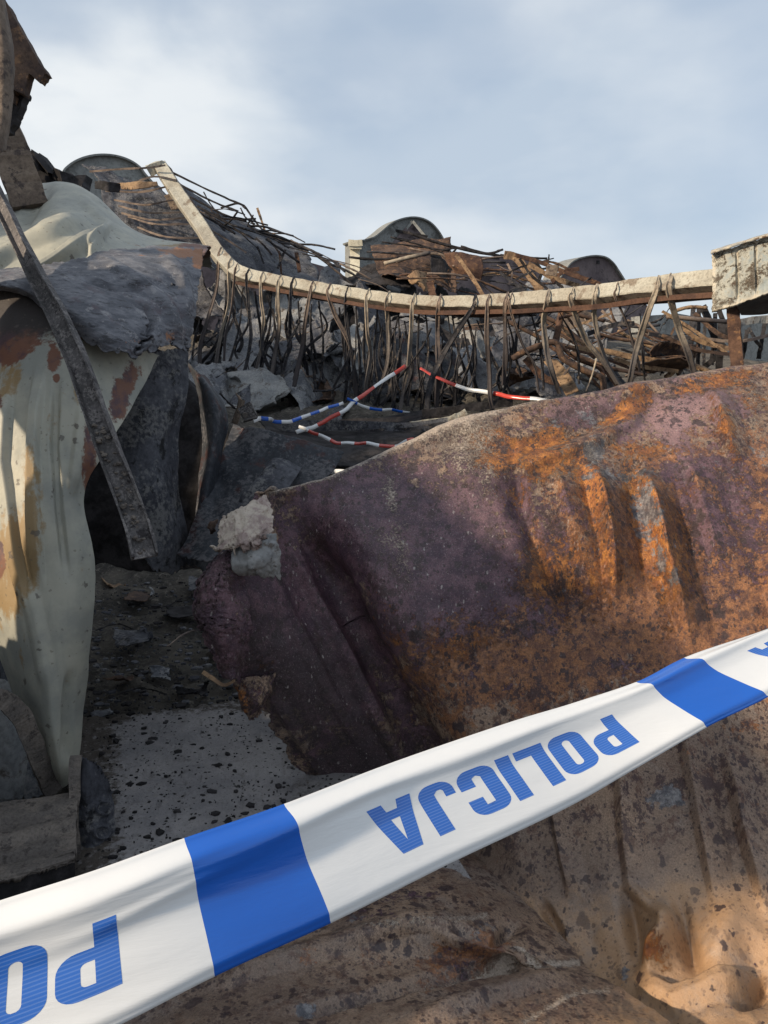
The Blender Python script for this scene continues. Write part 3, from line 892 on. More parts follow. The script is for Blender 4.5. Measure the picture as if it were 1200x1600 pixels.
def m_blue(px, py):
    return blobs(px, py, [(930,710,26,40,0.9),(960,745,80,18,0.7),(1010,800,26,70,0.85,-10),(1040,890,26,50,0.7,-20),(1100,720,60,24,0.45),(1045,1245,32,22,0.95,30),
        (905,650,60,22,0.55),(1000,680,40,40,.4),(965,1090,40,30,.3),(890,920,30,30,.4),(520,780,30,14,.5),(1180,700,40,40,.5),(872,1480,12,40,.9),(978,1530,10,30,.8)])
def m_mauve(px, py):
    return np.clip(blobs(px, py, [(1060,650,100,46,0.9,-8),(1120,590,120,22,0.8,-8),(880,630,120,18,0.6,-12),(1150,610,60,40,0.5)]), 0, 1)
def m_gloss(px, py):
    return blobs(px, py, [(600,880,200,200,0.75),(1050,680,120,90,0.8),(1050,1450,300,170,0.95),(1000,850,100,150,.6)])
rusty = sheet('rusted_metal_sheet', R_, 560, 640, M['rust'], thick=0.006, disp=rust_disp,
      masks=dict(purple=m_purple, red=m_red, orange=m_orange, tan=m_tan, ash=m_ash, blue=m_blue, mauve=m_mauve, gloss=m_gloss, facet_shade=lambda a, b: blobs(a, b, [(480,1080,110,150,.95,-35),(560,1200,110,110,1.0,-35),(420,960,60,90,.6,-30),(600,1350,120,60,.9)])),
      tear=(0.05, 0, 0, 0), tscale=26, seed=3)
tag(rusty, 'large buckled sheet of rusted metal, purple and orange, leaning behind the police tape', 'metal sheet')

# torn corner: pale peeled flaps, the bent-out strip and a curl of wire edge
def zero(px, py): return px * 0
def flapmat():
    n = NT('peeled_paint_flap')
    a = n.noise(14, 8, 0.7); f = n.noise(70, 4, 0.8)
    col = n.mix(n.ramp(a, 0.42, 0.58), (0.48, 0.41, 0.34), (0.30, 0.23, 0.21))
    col = n.mix(n.math('MULTIPLY', n.ramp(f, 0.55, 0.68), 0.7), col, (0.17, 0.10, 0.08))
    return n.done(col, 0.8, n.bump(f, 1.0, 0.006), 0, 0.3)
M['peelflap'] = flapmat()
fl = sheet('torn_flap', [[(345,808,2.20),(385,790,2.18),(418,778,2.22)],[(338,832,2.12),(380,815,2.09),(428,812,2.14)],[(330,862,2.08),(372,850,2.03),(425,838,2.08)],[(328,868,2.13),(360,868,2.06),(402,858,2.09)]],
      46, 46, M['peelflap'], rusty, 0.004, tear=(.12,.2,.12,.25), tscale=8, crump=0.03, rough=0.01, rscale=30, seed=8)
fl['label'] = 'pale flaking flap folded out at the torn corner'
fl2 = sheet('torn_flap', [[(372,858,2.12),(400,848,2.10),(432,838,2.12)],[(370,880,2.08),(398,880,2.05),(436,868,2.10)],[(384,892,2.12),(408,902,2.10),(432,900,2.14)]],
      40, 36, M['pale_sheet'], rusty, 0.003, tear=(.1,.15,.1,.25), tscale=8, crump=0.03, rough=0.01, rscale=30, seed=18)
st = sheet('torn_strip', [[(345,868,2.16),(362,862,2.14),(384,872,2.17)],[(318,905,2.12),(345,905,2.07),(380,915,2.15)],[(312,960,2.12),(342,962,2.06),(388,975,2.14)],[(326,1005,2.14),(352,1015,2.10),(376,1030,2.17)],[(352,1052,2.16),(358,1058,2.14),(366,1064,2.18)]],
      40, 160, M['rust'], rusty, 0.004, tear=(.35,.15,.1,.0), tscale=18, crump=0.03, rough=0.008, seed=28,
      masks=dict(purple=lambda a, b: zero(a, b) + 0.9, red=lambda a, b: gb(a, b, 345, 990, 30, 50, 1.0), orange=zero, tan=zero, ash=lambda a, b: zero(a, b) + 0.25, blue=zero, mauve=zero, gloss=zero))
sheet('torn_strip', [[(372,1068,2.3),(395,1062,2.28),(425,1050,2.32)],[(378,1100,2.26),(400,1095,2.25),(420,1085,2.3)],[(392,1125,2.3),(405,1118,2.3),(418,1110,2.33)]],
      36, 40, M['rust'], rusty, 0.004, tear=(.25,.1,.2,.2), tscale=9, crump=0.03, rough=0.01, seed=38,
      masks=dict(purple=lambda a, b: zero(a, b) + 0.5, red=zero, orange=lambda a, b: gb(a, b, 385, 1095, 14, 20, 1.0), tan=zero, ash=zero, blue=zero, mauve=zero, gloss=zero))
sweep('curled_edge', rect(0.012, 0.002), pathp([(317,1050,2.2),(332,1060,2.16),(348,1070,2.15),(362,1066,2.2),(368,1058,2.24)], 24), M['tan_wood'], rusty, twist=(0, .8, 1.2))

# ================================================================== FLOOR SHEET
def gz(x, y, z): return (x, y, g(y, 1, z) if False else (z - H) / (((800 - y) / FPX) * CP - SP))
FR = [
 [gz(120,1440,.02),gz(300,1400,.03),gz(440,1345,.04),gz(560,1300,.05),gz(690,1290,.05),gz(800,1380,.05),gz(900,1480,.04)],
 [gz(100,1500,.06),gz(330,1450,.09),gz(480,1400,.10),gz(600,1375,.10),gz(710,1390,.12),gz(810,1455,.10),gz(915,1500,.05)],
 [gz(90,1560,.10),gz(340,1510,.12),gz(500,1462,.13),gz(630,1440,.15),gz(730,1460,.15),gz(830,1495,.10),gz(930,1520,.06)],
 [gz(60,1640,.12),gz(330,1572,.13),gz(510,1530,.13),gz(660,1505,.10),gz(770,1510,.09),gz(870,1520,.08),gz(980,1545,.08)],
 [gz(40,1720,.16),gz(330,1640,.17),gz(520,1590,.16),gz(690,1560,.15),gz(800,1555,.13),gz(920,1560,.12),gz(1040,1590,.12)],
 [gz(20,1830,.2),gz(330,1740,.2),gz(540,1690,.2),gz(720,1650,.2),gz(860,1640,.18),gz(990,1640,.18),gz(1120,1660,.18)],
 [gz(0,1960,.2),gz(330,1900,.2),gz(560,1850,.2),gz(760,1800,.2),gz(920,1780,.2),gz(1070,1780,.2),gz(1220,1780,.2)],
]
def floor_disp(px, py, s, t):
    fz = 0.022 * folds((px - 600) / 600, (py - 1520) / 200, 10, 61, 0.9)
    D = 0.004 * fbm(px / 80, py / 50, 3, 8) + fz - fz.mean()
    D += ridge(px, py, [(300,1550),(480,1490),(640,1440),(760,1430)], 22, 0.022, 0.1)
    D += ridge(px, py, [(420,1600),(560,1565),(700,1525),(820,1500),(905,1500)], 15, -0.024, 0.1)
    D += ridge(px, py, [(640,1600),(760,1560),(850,1530),(930,1530)], 18, 0.022, 0.1)
    D += ridge(px, py, [(700,1440),(770,1470),(810,1440)], 14, -0.022, 0.1)
    D += gb(px, py, 800, 1445, 16, 10, -0.03)
    D += 0.008 * (ridged(px / 160, py / 60, 2, 57) - 0.6)
    D += 0.003 * fbm(px / 16, py / 16, 3, 12)
    return D
def f_ash(px, py):
    a, _ = pdist(px, py, [(480,1590),(600,1558),(700,1528),(820,1500),(905,1498)])
    b, _ = pdist(px, py, [(520,1462),(640,1448),(760,1425)])
    c, _ = pdist(px, py, [(820,1600),(900,1550),(950,1545)])
    return 0.85 * np.exp(-(a / 7) ** 2) + 0.5 * np.exp(-(b / 6) ** 2) + 0.6 * np.exp(-(c / 7) ** 2) + 0.14
fs = sheet('flattened_metal_sheet', FR, 420, 260, M['rust'], thick=0.005, disp=floor_disp, tear=(0, 0, .04, 0), tscale=9, seed=5,
      masks=dict(purple=lambda a, b: blobs(a, b, [(600,1400,120,60,.4),(740,1500,80,30,.45)]), red=lambda a, b: blobs(a, b, [(730,1490,100,30,.75,-20),(560,1500,150,30,.3)]),
      orange=lambda a, b: gb(a, b, 1000, 1600, 60, 40, .3), tan=lambda a, b: 0.12 + sst(1520, 1640, b) * .25 + sst(850, 980, a) * .35, ash=f_ash, blue=lambda a, b: blobs(a, b, [(760,1440,40,25,.5),(480,1580,25,12,.8),(560,1430,60,20,.4)]), mauve=zero, gloss=lambda a, b: zero(a, b) + 0.8))
tag(fs, 'crumpled brown rusted sheet lying flat on the ground below the police tape', 'metal sheet')

# ================================================================== SLAB, BLOCK, PLATE
def slab():
    top = [[gz(120,1120,.10),gz(210,1112,.10),gz(300,1102,.10),gz(390,1092,.10),gz(520,1085,.10)],
           [gz(120,1200,.10),gz(210,1200,.10),gz(320,1200,.10),gz(430,1195,.10),gz(590,1190,.10)],
           [gz(110,1300,.09),gz(220,1300,.09),gz(350,1300,.09),gz(480,1290,.09),gz(670,1280,.09)],
           [gz(100,1430,.08),gz(230,1430,.08),gz(380,1420,.08),gz(540,1400,.08),gz(740,1380,.08)],
           [gz(90,1560,.03),gz(230,1560,.03),gz(400,1550,.03),gz(600,1530,.03),gz(800,1500,.0)]]
    def dd(px, py, s, t):
        D = 0.006 * fbm(px / 60, py / 40, 4, 5) + 0.0025 * fbm(px / 7, py / 5, 3, 6)
        pit = vnoise(px / 13, py / 9, 41)
        return D - 0.006 * sst(.80, .9, pit)
    o = sheet('concrete_slab', top, 300, 260, M['slab'], thick=0.09, disp=dd, tear=(0, 0, .05, 0), tscale=7, seed=15,
              masks=dict(dirt=lambda a, b: sst(240, 150, a) * 0.8 + sst(1135, 1105, b) * .7 + gb(a, b, 480, 1240, 60, 50, .5)))
    return tag(o, 'flat concrete slab covered in grey ash and black flakes at lower left', 'slab')
slab()

BLK = -1
blk = empty('concrete_block', P(60, 1300, g(0, 1330)), 'ash covered ribbed block at the lower left corner beside the upright plate', 'block')
bt = [[gz(-120,1300,.22),gz(-20,1258,.22),gz(60,1246,.22),gz(122,1236,.22)],
      [gz(-120,1318,.22),gz(-20,1278,.22),gz(60,1264,.22),gz(122,1250,.22)],
      [gz(-125,1352,.20),gz(-20,1312,.20),gz(60,1298,.20),gz(120,1284,.20)],
      [gz(-128,1402,.21),gz(-20,1366,.21),gz(60,1348,.21),gz(118,1332,.21)],
      [gz(-128,1418,.20),gz(-20,1384,.20),gz(60,1362,.20),gz(117,1344,.20)]]
sheet('top', bt, 160, 120, M['ashy'], blk, 0.02, disp=lambda px, py, s, t: 0.002 * fbm(px / 20, py / 14, 3, 2) + ridge(px, py, [(-320,1390),(318,1245)], 9, .022) - ridge(px, py, [(-320,1420),(318,1270)], 9, .022), tear=(0, .02, .02, .10), tscale=8, seed=2)
BF = 0
bf = [[gz(-126,1412,.195),gz(-20,1378,.195),gz(60,1357,.195),gz(117,1340,.195)],
      [gz(-100,1450,.12),gz(-20,1430,.12),gz(60,1405,.12),gz(117,1385,.12)],
      [gz(-100,1540,.0),gz(-20,1520,.0),gz(60,1490,.0),gz(117,1465,.0)]]
sheet('side', bf, 80, 40, M['char'], blk, 0.01, rough=0.006, rscale=14, seed=6)

def upright():
    def dd(px, py, s, t):
        D = 0.004 * fbm(px / 20, py / 20, 3, 9)
        for cx, cy in ((160, 1262), (158, 1300), (163, 1350)):
            r = np.hypot((px - cx), (py - cy) * 1.1)
            D = D + 0.012 * np.exp(-((r - 11) / 3.5) ** 2)
        return D
    rows = [[(122,1180,2.34),(135,1186,2.32),(148,1190,2.33),(158,1205,2.36)],
            [(118,1215,2.33),(136,1215,2.31),(156,1215,2.33),(172,1228,2.36)],
            [(118,1270,2.32),(136,1270,2.30),(158,1272,2.32),(180,1275,2.36)],
            [(122,1330,2.30),(140,1330,2.28),(160,1330,2.30),(184,1335,2.34)],
            [(126,1400,2.22),(142,1400,2.20),(164,1400,2.22),(190,1400,2.28)]]
    rows = [[(x, y, d - .16) for x, y, d in r_] for r_ in rows]
    o = sheet('upright_metal_plate', rows, 90, 180, M['char_grey'], thick=0.006, disp=dd, tear=(.05, .06, .18, 0), tscale=7, seed=31, rough=0.004)
    tag(o, 'pointed dark metal plate with pressed rings standing upright beside the ribbed block', 'plate')
    sweep('edge_lip', rect(0.03, 0.012), pathp([(118,1180,2.16),(116,1230,2.14),(114,1290,2.12),(118,1340,2.10),(120,1390,2.04)], 30), M['ashy'], o, jitter=0.003, seed=3)
upright()

o = sweep('bent_flat_bar', rect(0.055, 0.012), pathp([(-40,1092,2.1),(0,1092,2.15),(28,1112,2.2),(48,1150,2.25),(66,1200,2.32),(84,1238,2.4)], 40), M['ashy'], jitter=0.004, twist=(-.2, .1, .5), seed=5)
tag(o, 'ash coated bent flat bar curving down at the left edge, below the pale hanging sheet', 'metal bar')

# small flakes on slab (countless)
def flakes(name, n, region, mat, seed, size=(0.006, 0.03), z0=0.102, drop=0.0):
    r = np.random.RandomState(seed)
    vs, fs_ = [], []
    for i in range(n):
        x0, x1, y0, y1 = region
        px = r.uniform(x0, x1); py = r.uniform(y0, y1)
        zz = z0 - drop * min(1, max(0, (py - 1190) / 240))
        w = P(px, py, (zz - H) / (((800 - py) / FPX) * CP - SP))
        sz = size[0] + (size[1] - size[0]) * r.rand() ** 4
        k = r.randint(5, 8); a0 = r.uniform(0, 6.28)
        ring = []
        for j in range(k):
            a = a0 + 2 * math.pi * j / k; q = sz * r.uniform(0.4, 1.1)
            ring.append((w[0] + q * math.cos(a) * 1.3, w[1] + q * math.sin(a), w[2] + r.uniform(0, 0.25) * sz))
        b = len(vs)
        vs += ring + [(w[0] + r.uniform(-.2, .2) * sz, w[1], w[2] + sz * r.uniform(.15, .4))] + [(x, y, zz - 0.006) for x, y, z in ring]
        for j in range(k):
            fs_.append((b + j, b + (j + 1) % k, b + k))
            fs_.append((b + (j + 1) % k, b + j, b + k + 1 + j, b + k + 1 + (j + 1) % k))
    o = link_mesh(name, vs, fs_, mat, smooth=False)
    o['kind'] = 'stuff'
    return o
o = flakes('burnt_flakes', 420, (150, 470, 1110, 1390), M['char'], 3, (0.0015, 0.016), 0.103, 0.021); tag(o, 'small black charred flakes scattered over the ash covered slab', 'flakes')
o = flakes('rubble', 900, (120, 420, 880, 1120), M['char_grey'], 4, (0.003, 0.022), 0.025); tag(o, 'grey ash and rubble on the ground between the hanging sheet and the slab', 'rubble')
o = flakes('charred_crumbs', 260, (120, 420, 880, 1120), M['char'], 7, (0.003, 0.03), 0.025); tag(o, 'black crumbled debris on the ground between the hanging sheet and the slab', 'debris')

rs = np.random.RandomState(21)
SC = [(175,905,'a small orange scorched scrap lying in the dark gap beside the pale hanging sheet','tan_wood',26,12),(238,925,'tiny pale chip on the black ground under the diagonal bar end','pale_sheet',8,8),
      (205,1000,'flat grey scrap half buried in the rubble','char_grey',46,22),(290,960,'dark curled scrap in the rubble below the channel bar','char',50,24),(250,1045,'small grey crust piece in the rubble above the slab','grey_sheet',26,12),
      (340,1010,'dark scrap beside the torn strip of the rusty sheet','char_grey',36,18),(180,1060,'brown crust piece close to the pale hanging sheet foot','brown',34,14),(300,1075,'thin dark flake at the back edge of the slab','char',40,12),
      (155,1120,'pale grey crust lying at the left back corner of the slab','grey_sheet',40,16),(400,1075,'black scrap tucked under the torn corner of the rusty sheet','char',40,18),(215,930,'dark brown scrap at the mouth of the black gap','brown',40,20),(320,915,'dark grey scrap right of the black gap mouth','char_grey',50,20)]
for i, (cx, cy, lb, mt, w, h) in enumerate(SC):
    rows = []
    for jj in range(3):
        rows.append([gz(cx + (ii - 1) * w / 2 + rs.uniform(-.2, .2) * w, cy + (jj - 1) * h / 2 + rs.uniform(-.2, .2) * h, 0.035 + rs.uniform(0, .035)) for ii in range(3)])
    o = sheet('burnt_scrap', rows, 26, 20, M[mt], None, 0.004, crump=0.04, tear=(.2, .2, .2, .2), tscale=6, seed=1400 + i)
    tag(o, lb, 'scrap')
for i, pts in enumerate([[(150,985),(185,975),(220,990)],[(262,1010),(300,985),(345,990)],[(200,940),(245,950),(285,935)],[(330,935),(318,905),(330,890)],[(170,1090),(220,1075),(260,1085)]]):
    o = sweep('ground_wire', circ(.004, 5), smooth_path(P(*zip(*[gz(x, y, .06) for x, y in pts])), 20), M['strap_brown' if i % 2 else 'char'], jitter=.006, seed=i + 50)
    tag(o, 'thin burnt wire lying on the rubble in front of the dark gap', 'wire', 'wires on the rubble')

# ================================================================== LEFT PALE CLADDING
CR = [
 [(-90,430,2.62),(-20,430,2.55),(50,440,2.5),(120,470,2.5),(195,530,2.5),(248,556,2.6)],
 [(-90,560,2.55),(-30,560,2.42),(30,565,2.35),(95,580,2.32),(165,605,2.4),(216,620,2.5)],
 [(-90,680,2.5),(-40,680,2.35),(20,690,2.27),(75,698,2.26),(130,702,2.29),(167,703,2.36)],
 [(-90,790,2.45),(-40,790,2.33),(15,790,2.25),(60,785,2.22),(105,780,2.25),(132,776,2.31)],
 [(-70,900,2.4),(-30,900,2.3),(20,900,2.24),(65,895,2.22),(115,890,2.25),(149,886,2.31)],
 [(-10,1005,2.42),(10,1008,2.33),(38,1010,2.25),(72,1010,2.23),(115,1008,2.26),(143,1005,2.32)],
 [(26,1105,2.42),(40,1110,2.36),(56,1115,2.30),(80,1118,2.25),(112,1113,2.32),(132,1108,2.40)],
 [(60,1185,2.44),(68,1190,2.40),(77,1195,2.36),(92,1200,2.32),(110,1195,2.38),(123,1188,2.44)],
 [(74,1226,2.48),(79,1229,2.46),(84,1231,2.45),(92,1233,2.43),(101,1231,2.45),(108,1226,2.48)],
]
def col_disp(px, py, s, t):
    f = sst(1120, 980, py)
    D = 0.006 * fbm(px / 50, py / 120, 3, 7)
    D += f * ridge(px, py, [(62,570),(52,700),(54,800),(62,930)], 12, 0.026, 0.45)
    D += f * ridge(px, py, [(90,570),(84,700),(93,800),(106,920)], 9, -0.016, 0.3)
    D += f * ridge(px, py, [(14,570),(4,720),(22,850),(42,970)], 12, 0.024, 0.45)
    D += f * ridge(px, py, [(130,620),(122,700),(112,780)], 12, 0.012, 0.25)
    D += 0.0025 * fbm(px / 34, py / 60, 3, 3)
    D += ridge(px, py, [(42,900),(62,1000),(76,1090)], 18, 0.016, 0.1)
    D += ridge(px, py, [(112,1040),(106,1110),(104,1200)], 12, -0.02, 0.1)
    return D
col_ = sheet('pale_hanging_sheet', CR, 240, 520, M['pale'], thick=0.004, disp=col_disp, tear=(0.02, 0.03, 0, 0.02), tscale=5, seed=61,
    masks=dict(ochre=lambda a, b: blobs(a, b, [(30,870,44,90,1.1),(56,800,22,110,.75,-6),(100,640,60,60,.45),(20,600,50,50,.6),(118,720,14,90,.4),(20,930,40,60,.9),(70,850,14,80,.5),(40,1000,14,60,.5),(110,1010,16,90,.3),(128,900,12,60,.5)]),
               rusty=lambda a, b: blobs(a, b, [(10,520,90,70,1.0),(120,515,60,36,.7),(84,560,14,26,1.1),(88,590,8,8,1.0),(195,610,22,50,1.0,20),(140,740,16,60,.9),(0,640,14,40,.8),(0,870,10,40,.8),(100,1080,10,30,.4)]),
               soot_shade=lambda a, b: np.clip(sst(570, 470, b) * 1.3 + 0.3 * sst(120, 60, 1232 - b), 0, 1.2)))  # darkens the top like the shaded void below the flap, painted into the colour
tag(col_, 'long pale green cladding sheet with ochre stains, hanging to a point at left', 'cladding sheet')

DR = [
 [(-90,350,4.6),(20,330,4.6),(90,320,4.6),(150,335,4.5),(220,395,4.3),(335,420,4.2)],
 [(-90,330,4.0),(10,302,4.0),(88,285,4.0),(146,303,3.9),(216,362,3.75),(330,388,3.6)],
 [(-90,362,3.5),(12,338,3.5),(90,318,3.5),(150,335,3.5),(220,378,3.45),(326,390,3.45)],
 [(-90,410,3.05),(15,392,3.05),(90,370,3.08),(150,372,3.15),(222,392,3.2),(322,396,3.3)],
 [(-90,455,2.95),(18,445,2.95),(90,425,2.98),(150,404,3.0),(222,408,3.12),(318,406,3.25)],
 [(-90,490,2.90),(20,475,2.90),(90,455,2.92),(150,440,2.96),(222,435,3.1),(312,420,3.25)],
]
def dome_disp(px, py, s, t):
    D = 0.008 * fbm(px / 90, py / 60, 3, 17)
    D += ridge(px, py, [(-60,440),(40,380),(110,350),(150,340)], 16, 0.045, 0.2)
    D += ridge(px, py, [(-20,480),(70,420),(150,370),(180,360)], 14, 0.050, 0.2)
    D += ridge(px, py, [(30,360),(60,310),(90,288)], 15, -0.020, 0.2)
    D += ridge(px, py, [(-40,415),(60,360),(95,330)], 11, -0.020, 0.2)
    D += ridge(px, py, [(135,400),(160,370),(170,350)], 10, 0.03, 0.2)
    D += ridge(px, py, [(120,305),(170,350),(230,385)], 12, 0.018, 0.2)
    return D
dome = sheet('domed_cladding_sheet', DR, 300, 220, M['pale'], thick=0.004, disp=dome_disp, tear=(0, .02, 0, 0), tscale=8, seed=71,
    masks=dict(ochre=lambda a, b: blobs(a, b, [(270,390,60,12,.9),(60,330,60,20,.2)]), rusty=lambda a, b: blobs(a, b, [(300,395,40,16,1.1),(215,385,16,12,.5)]),
               soot_shade=lambda a, b: blobs(a, b, [(20,330,50,26,.35),(0,350,24,20,.3)])))
tag(dome, 'rounded pale olive cladding sheet bulging up at upper left, lit in diagonal stripes', 'cladding sheet')

FLR = [
 [(-90,424,2.66),(20,418,2.65),(78,410,2.66),(138,394,2.78),(215,384,2.95),(318,387,3.05)],
 [(-90,433,2.52),(22,430,2.50),(85,436,2.48),(152,425,2.56),(228,415,2.72),(316,420,2.9)],
 [(-90,442,2.46),(25,442,2.43),(92,464,2.38),(160,474,2.42),(235,465,2.55),(310,465,2.76)],
 [(-90,450,2.46),(28,452,2.42),(102,490,2.36),(174,518,2.34),(240,512,2.46),(304,508,2.70)],
 [(-90,458,2.50),(30,462,2.46),(112,520,2.38),(186,562,2.34),(238,556,2.44),(298,548,2.68)],
]
def flap_disp(px, py, s, t):
    D = 0.007 * fbm(px / 80, py / 60, 3, 27)
    D += ridge(px, py, [(205,560),(230,530),(242,500),(228,480),(200,470)], 7, -0.025, 0.1)
    D += ridge(px, py, [(120,430),(180,450),(225,450),(245,470)], 7, -0.020, 0.1)
    D += ridge(px, py, [(150,400),(200,430),(260,470),(285,540)], 12, 0.02, 0.2)
    D += ridge(px, py, [(250,395),(285,430),(296,500)], 14, 0.02, 0.2)
    D += 0.010 * (ridged(px / 150 + py / 150, py / 22 - px / 44, 3, 37) - 0.6)
    D += 0.002 * fbm(px / 60 + py / 90, py / 9 - px / 19, 3, 47)
    return D
flp = sheet('blistered_sheet', FLR, 340, 230, M['flap'], thick=0.008, disp=flap_disp, tear=(0, .03, .10, .16), tscale=9, seed=81,
    masks=dict(rusty=lambda a, b: blobs(a, b, [(275,396,60,10,.8),(205,532,22,10,.45),(262,528,10,14,.6),(310,400,12,24,.9),(200,388,16,8,.5)])))
tag(flp, 'blue grey blistered sheet peeling over the top of the pale hanging sheet', 'cladding sheet')

# darker sheets around the cavity
def dsheet(name, rows, label, mat='dark_sheet', cat='metal sheet', crump=0.05, seed=1, tear=(.03, .03, .03, .05), nu=110, nv=130, rough=0.008, parent=None, thick=0.004):
    o = sheet(name, rows, nu, nv, M[mat], parent, thick, crump=crump, cn=7, tear=tear, tscale=5, seed=seed, rough=rough, rscale=9)
    if label: tag(o, label, cat)
    return o
dsheet('charred_hanging_sheet', [[(190,560,2.72),(240,548,2.78),(304,538,2.9)],[(186,640,2.72),(238,640,2.75),(298,620,2.9)],[(176,720,2.74),(226,730,2.75),(282,705,2.92)],[(190,800,2.76),(236,810,2.8),(272,785,2.95)],[(215,880,2.8),(242,892,2.86),(290,885,3.0)]],
       'dark grey hanging sheet with maroon scorched marks behind the diagonal channel bar', 'char_grey', seed=12, crump=0.06)
dsheet('narrow_folded_sheet', [[(294,560,3.2),(306,580,3.1),(318,592,3.15)],[(308,600,3.15),(330,625,3.0),(350,652,3.1)],[(318,680,3.1),(332,700,3.0),(346,715,3.1)],[(308,780,3.0),(320,790,2.95),(336,800,3.05)],[(296,880,2.95),(310,890,2.9),(330,900,3.0)]],
       'narrow folded dark sheet standing at the right side of the black gap', 'dark_sheet', seed=13, crump=0.04)
dsheet('folded_tarpaulin', [[(366,668,3.3),(405,680,3.2),(455,704,3.2),(528,738,3.2)],[(345,715,3.1),(385,735,3.05),(432,745,3.05),(505,765,3.1)],[(322,790,2.95),(352,805,2.88),(392,815,2.88),(440,825,2.95)],[(300,880,2.8),(330,892,2.7),(365,895,2.75),(410,900,2.85)]],
       'folded dark grey sheet between the black gap and the torn rusty corner', 'dark_sheet', seed=14, crump=0.10, rough=0.004)
dsheet('creased_grey_sheet', [[(395,738,2.95),(430,715,3.0),(470,735,3.05)],[(372,770,2.85),(415,752,2.88),(462,748,2.95)],[(352,812,2.78),(395,790,2.8),(440,775,2.85)]],
       'small creased grey sheet resting against the top of the torn corner', 'char_grey', seed=15, crump=0.04, nu=60, nv=60)
dsheet('thin_torn_scrap', [[(318,815,2.5),(330,812,2.46),(350,812,2.5)],[(316,826,2.48),(332,828,2.44),(346,830,2.5)],[(322,836,2.5),(334,838,2.46),(344,838,2.5)]],
       'tiny dark torn scrap beside the pale torn corner', 'brown', 'scrap', seed=16, crump=0.02, nu=24, nv=20, tear=(.2, .2, .2, .2))
dsheet('gap_shade_sheet', [[(60,500,3.6),(200,500,3.7),(340,560,3.8)],[(60,640,3.5),(200,640,3.7),(345,650,3.6)],[(60,780,3.5),(200,780,3.7),(340,760,3.5)],[(60,905,3.6),(200,905,3.8),(400,905,3.5)]],
       'added black sheet standing for the shade in the gap under the hanging sheets', 'char', seed=17, crump=0.15)  # black sheet added in place of the deep shade behind the gap
dsheet('green_grey_back_sheet', [[(-120,860,2.7),(-20,880,2.7),(60,900,2.75)],[(-120,1000,2.65),(-10,1000,2.62),(62,1020,2.72)],[(-120,1120,2.6),(0,1120,2.6),(75,1130,2.7)],[(-120,1260,2.5),(0,1262,2.52),(80,1240,2.6)]],
       'green grey sheet standing behind the tip of the pale hanging sheet', 'grey_sheet', seed=18, crump=0.05)
dsheet('ochre_back_sheet', [[(-60,1080,2.5),(0,1060,2.45),(30,1080,2.5)],[(-60,1160,2.48),(5,1160,2.44),(44,1165,2.5)],[(-60,1250,2.45),(10,1255,2.42),(40,1250,2.46)]],
       'bent olive sheet at the left edge below the pale hanging sheet', 'pale_sheet', seed=19, crump=0.05, nu=60, nv=60)

# ---- diagonal channel bar (a U channel, open side up)
def channel_bar():
    w, h, t = 0.066, 0.028, 0.006
    prof = [(-w/2, 0), (w/2, 0), (w/2, h), (w/2 - t, h), (w/2 - t, t), (-w/2 + t, t), (-w/2 + t, h), (-w/2, h)]
    path = pathp([(-20,270,2.75),(8,325,2.68),(50,410,2.44),(92,490,2.27),(130,580,2.19),(158,665,2.15),(188,745,2.12),(212,815,2.1),(226,872,2.07)], 90)
    o = sweep('diagonal_channel_bar', prof, path, M['channel'], jitter=0.003, twist=(-.75, -.6, -.55, -.3, .0, 0.05), scale=(.75, .8, .9, 1.0, 1.05), seed=9)
    tag(o, 'ash covered U-shaped metal channel hanging diagonally in front of the pale sheet', 'metal channel')
    r = np.random.RandomState(3)
    k = 0
    bm = bmesh.new()
    for i in range(46):
        q = path[int(55 + 33 * r.rand())] + np.array([r.uniform(-.02, .02), -0.016, r.uniform(-.012, .012)])
        m4 = Matrix.Translation(Vector(q.tolist())) @ Matrix.Rotation(r.uniform(0, 3), 4, 'X') @ Matrix.Diagonal((1, r.uniform(.4, .9), r.uniform(.4, .8), 1))
        bmesh.ops.create_icosphere(bm, subdivisions=1, radius=r.uniform(.004, .011), matrix=m4)
    for v_ in bm.verts: v_.co += Vector((r.uniform(-.002, .002), 0, r.uniform(-.002, .002)))
    bm.verts.index_update()
    c = link_mesh('ash_clumps', np.array([v_.co[:] for v_ in bm.verts]), [tuple(x.index for x in f.verts) for f in bm.faces], M['ashy'], o, smooth=False)
    c['kind'] = 'stuff'
    bm.free()
channel_bar()

# ---- pieces at the top left corner
o = plate('hanging_roof_scrap', [(-30,-60),(0,-10),(20,22),(50,78),(72,114),(62,128),(46,115),(36,146),(22,140),(16,158),(-30,120)], 3.0, M['brown'], thick=0.05, jag=1.6, seed=3, sub=4)
tag(o, 'dark brown triangular roof scrap hanging in the top left corner', 'roof scrap')
o = plate('charred_insulation', [(-20,150),(20,150),(22,140),(41,144),(38,152),(28,176),(22,190),(12,206),(-20,210)], 3.05, M['char'], thick=0.05, jag=2.5, seed=4, sub=4)
tag(o, 'jagged black charred piece under the roof scrap at the left edge', 'charred piece')
o = dsheet('curved_tan_sheet', [[(-70,-60,2.6),(-10,-60,2.55),(4,-60,2.7)],[(-70,80,2.6),(4,60,2.55),(16,100,2.7)],[(-70,180,2.6),(6,160,2.55),(17,180,2.7)],[(-70,270,2.6),(-4,240,2.55),(6,236,2.7)]],
       'curved tan metal sheet cut off by the upper left edge', 'post_tan', seed=21, crump=0.02, nu=60, nv=80)
o = sweep('scorched_post', rect(0.16, 0.13), pathp([(-6,180,3.6),(14,230,3.6),(32,280,3.6),(50,330,3.6)], 16), M['post_tan'], jitter=0.006, seed=2)
tag(o, 'thick scorched tan post leaning behind the domed sheet at the left edge', 'post')
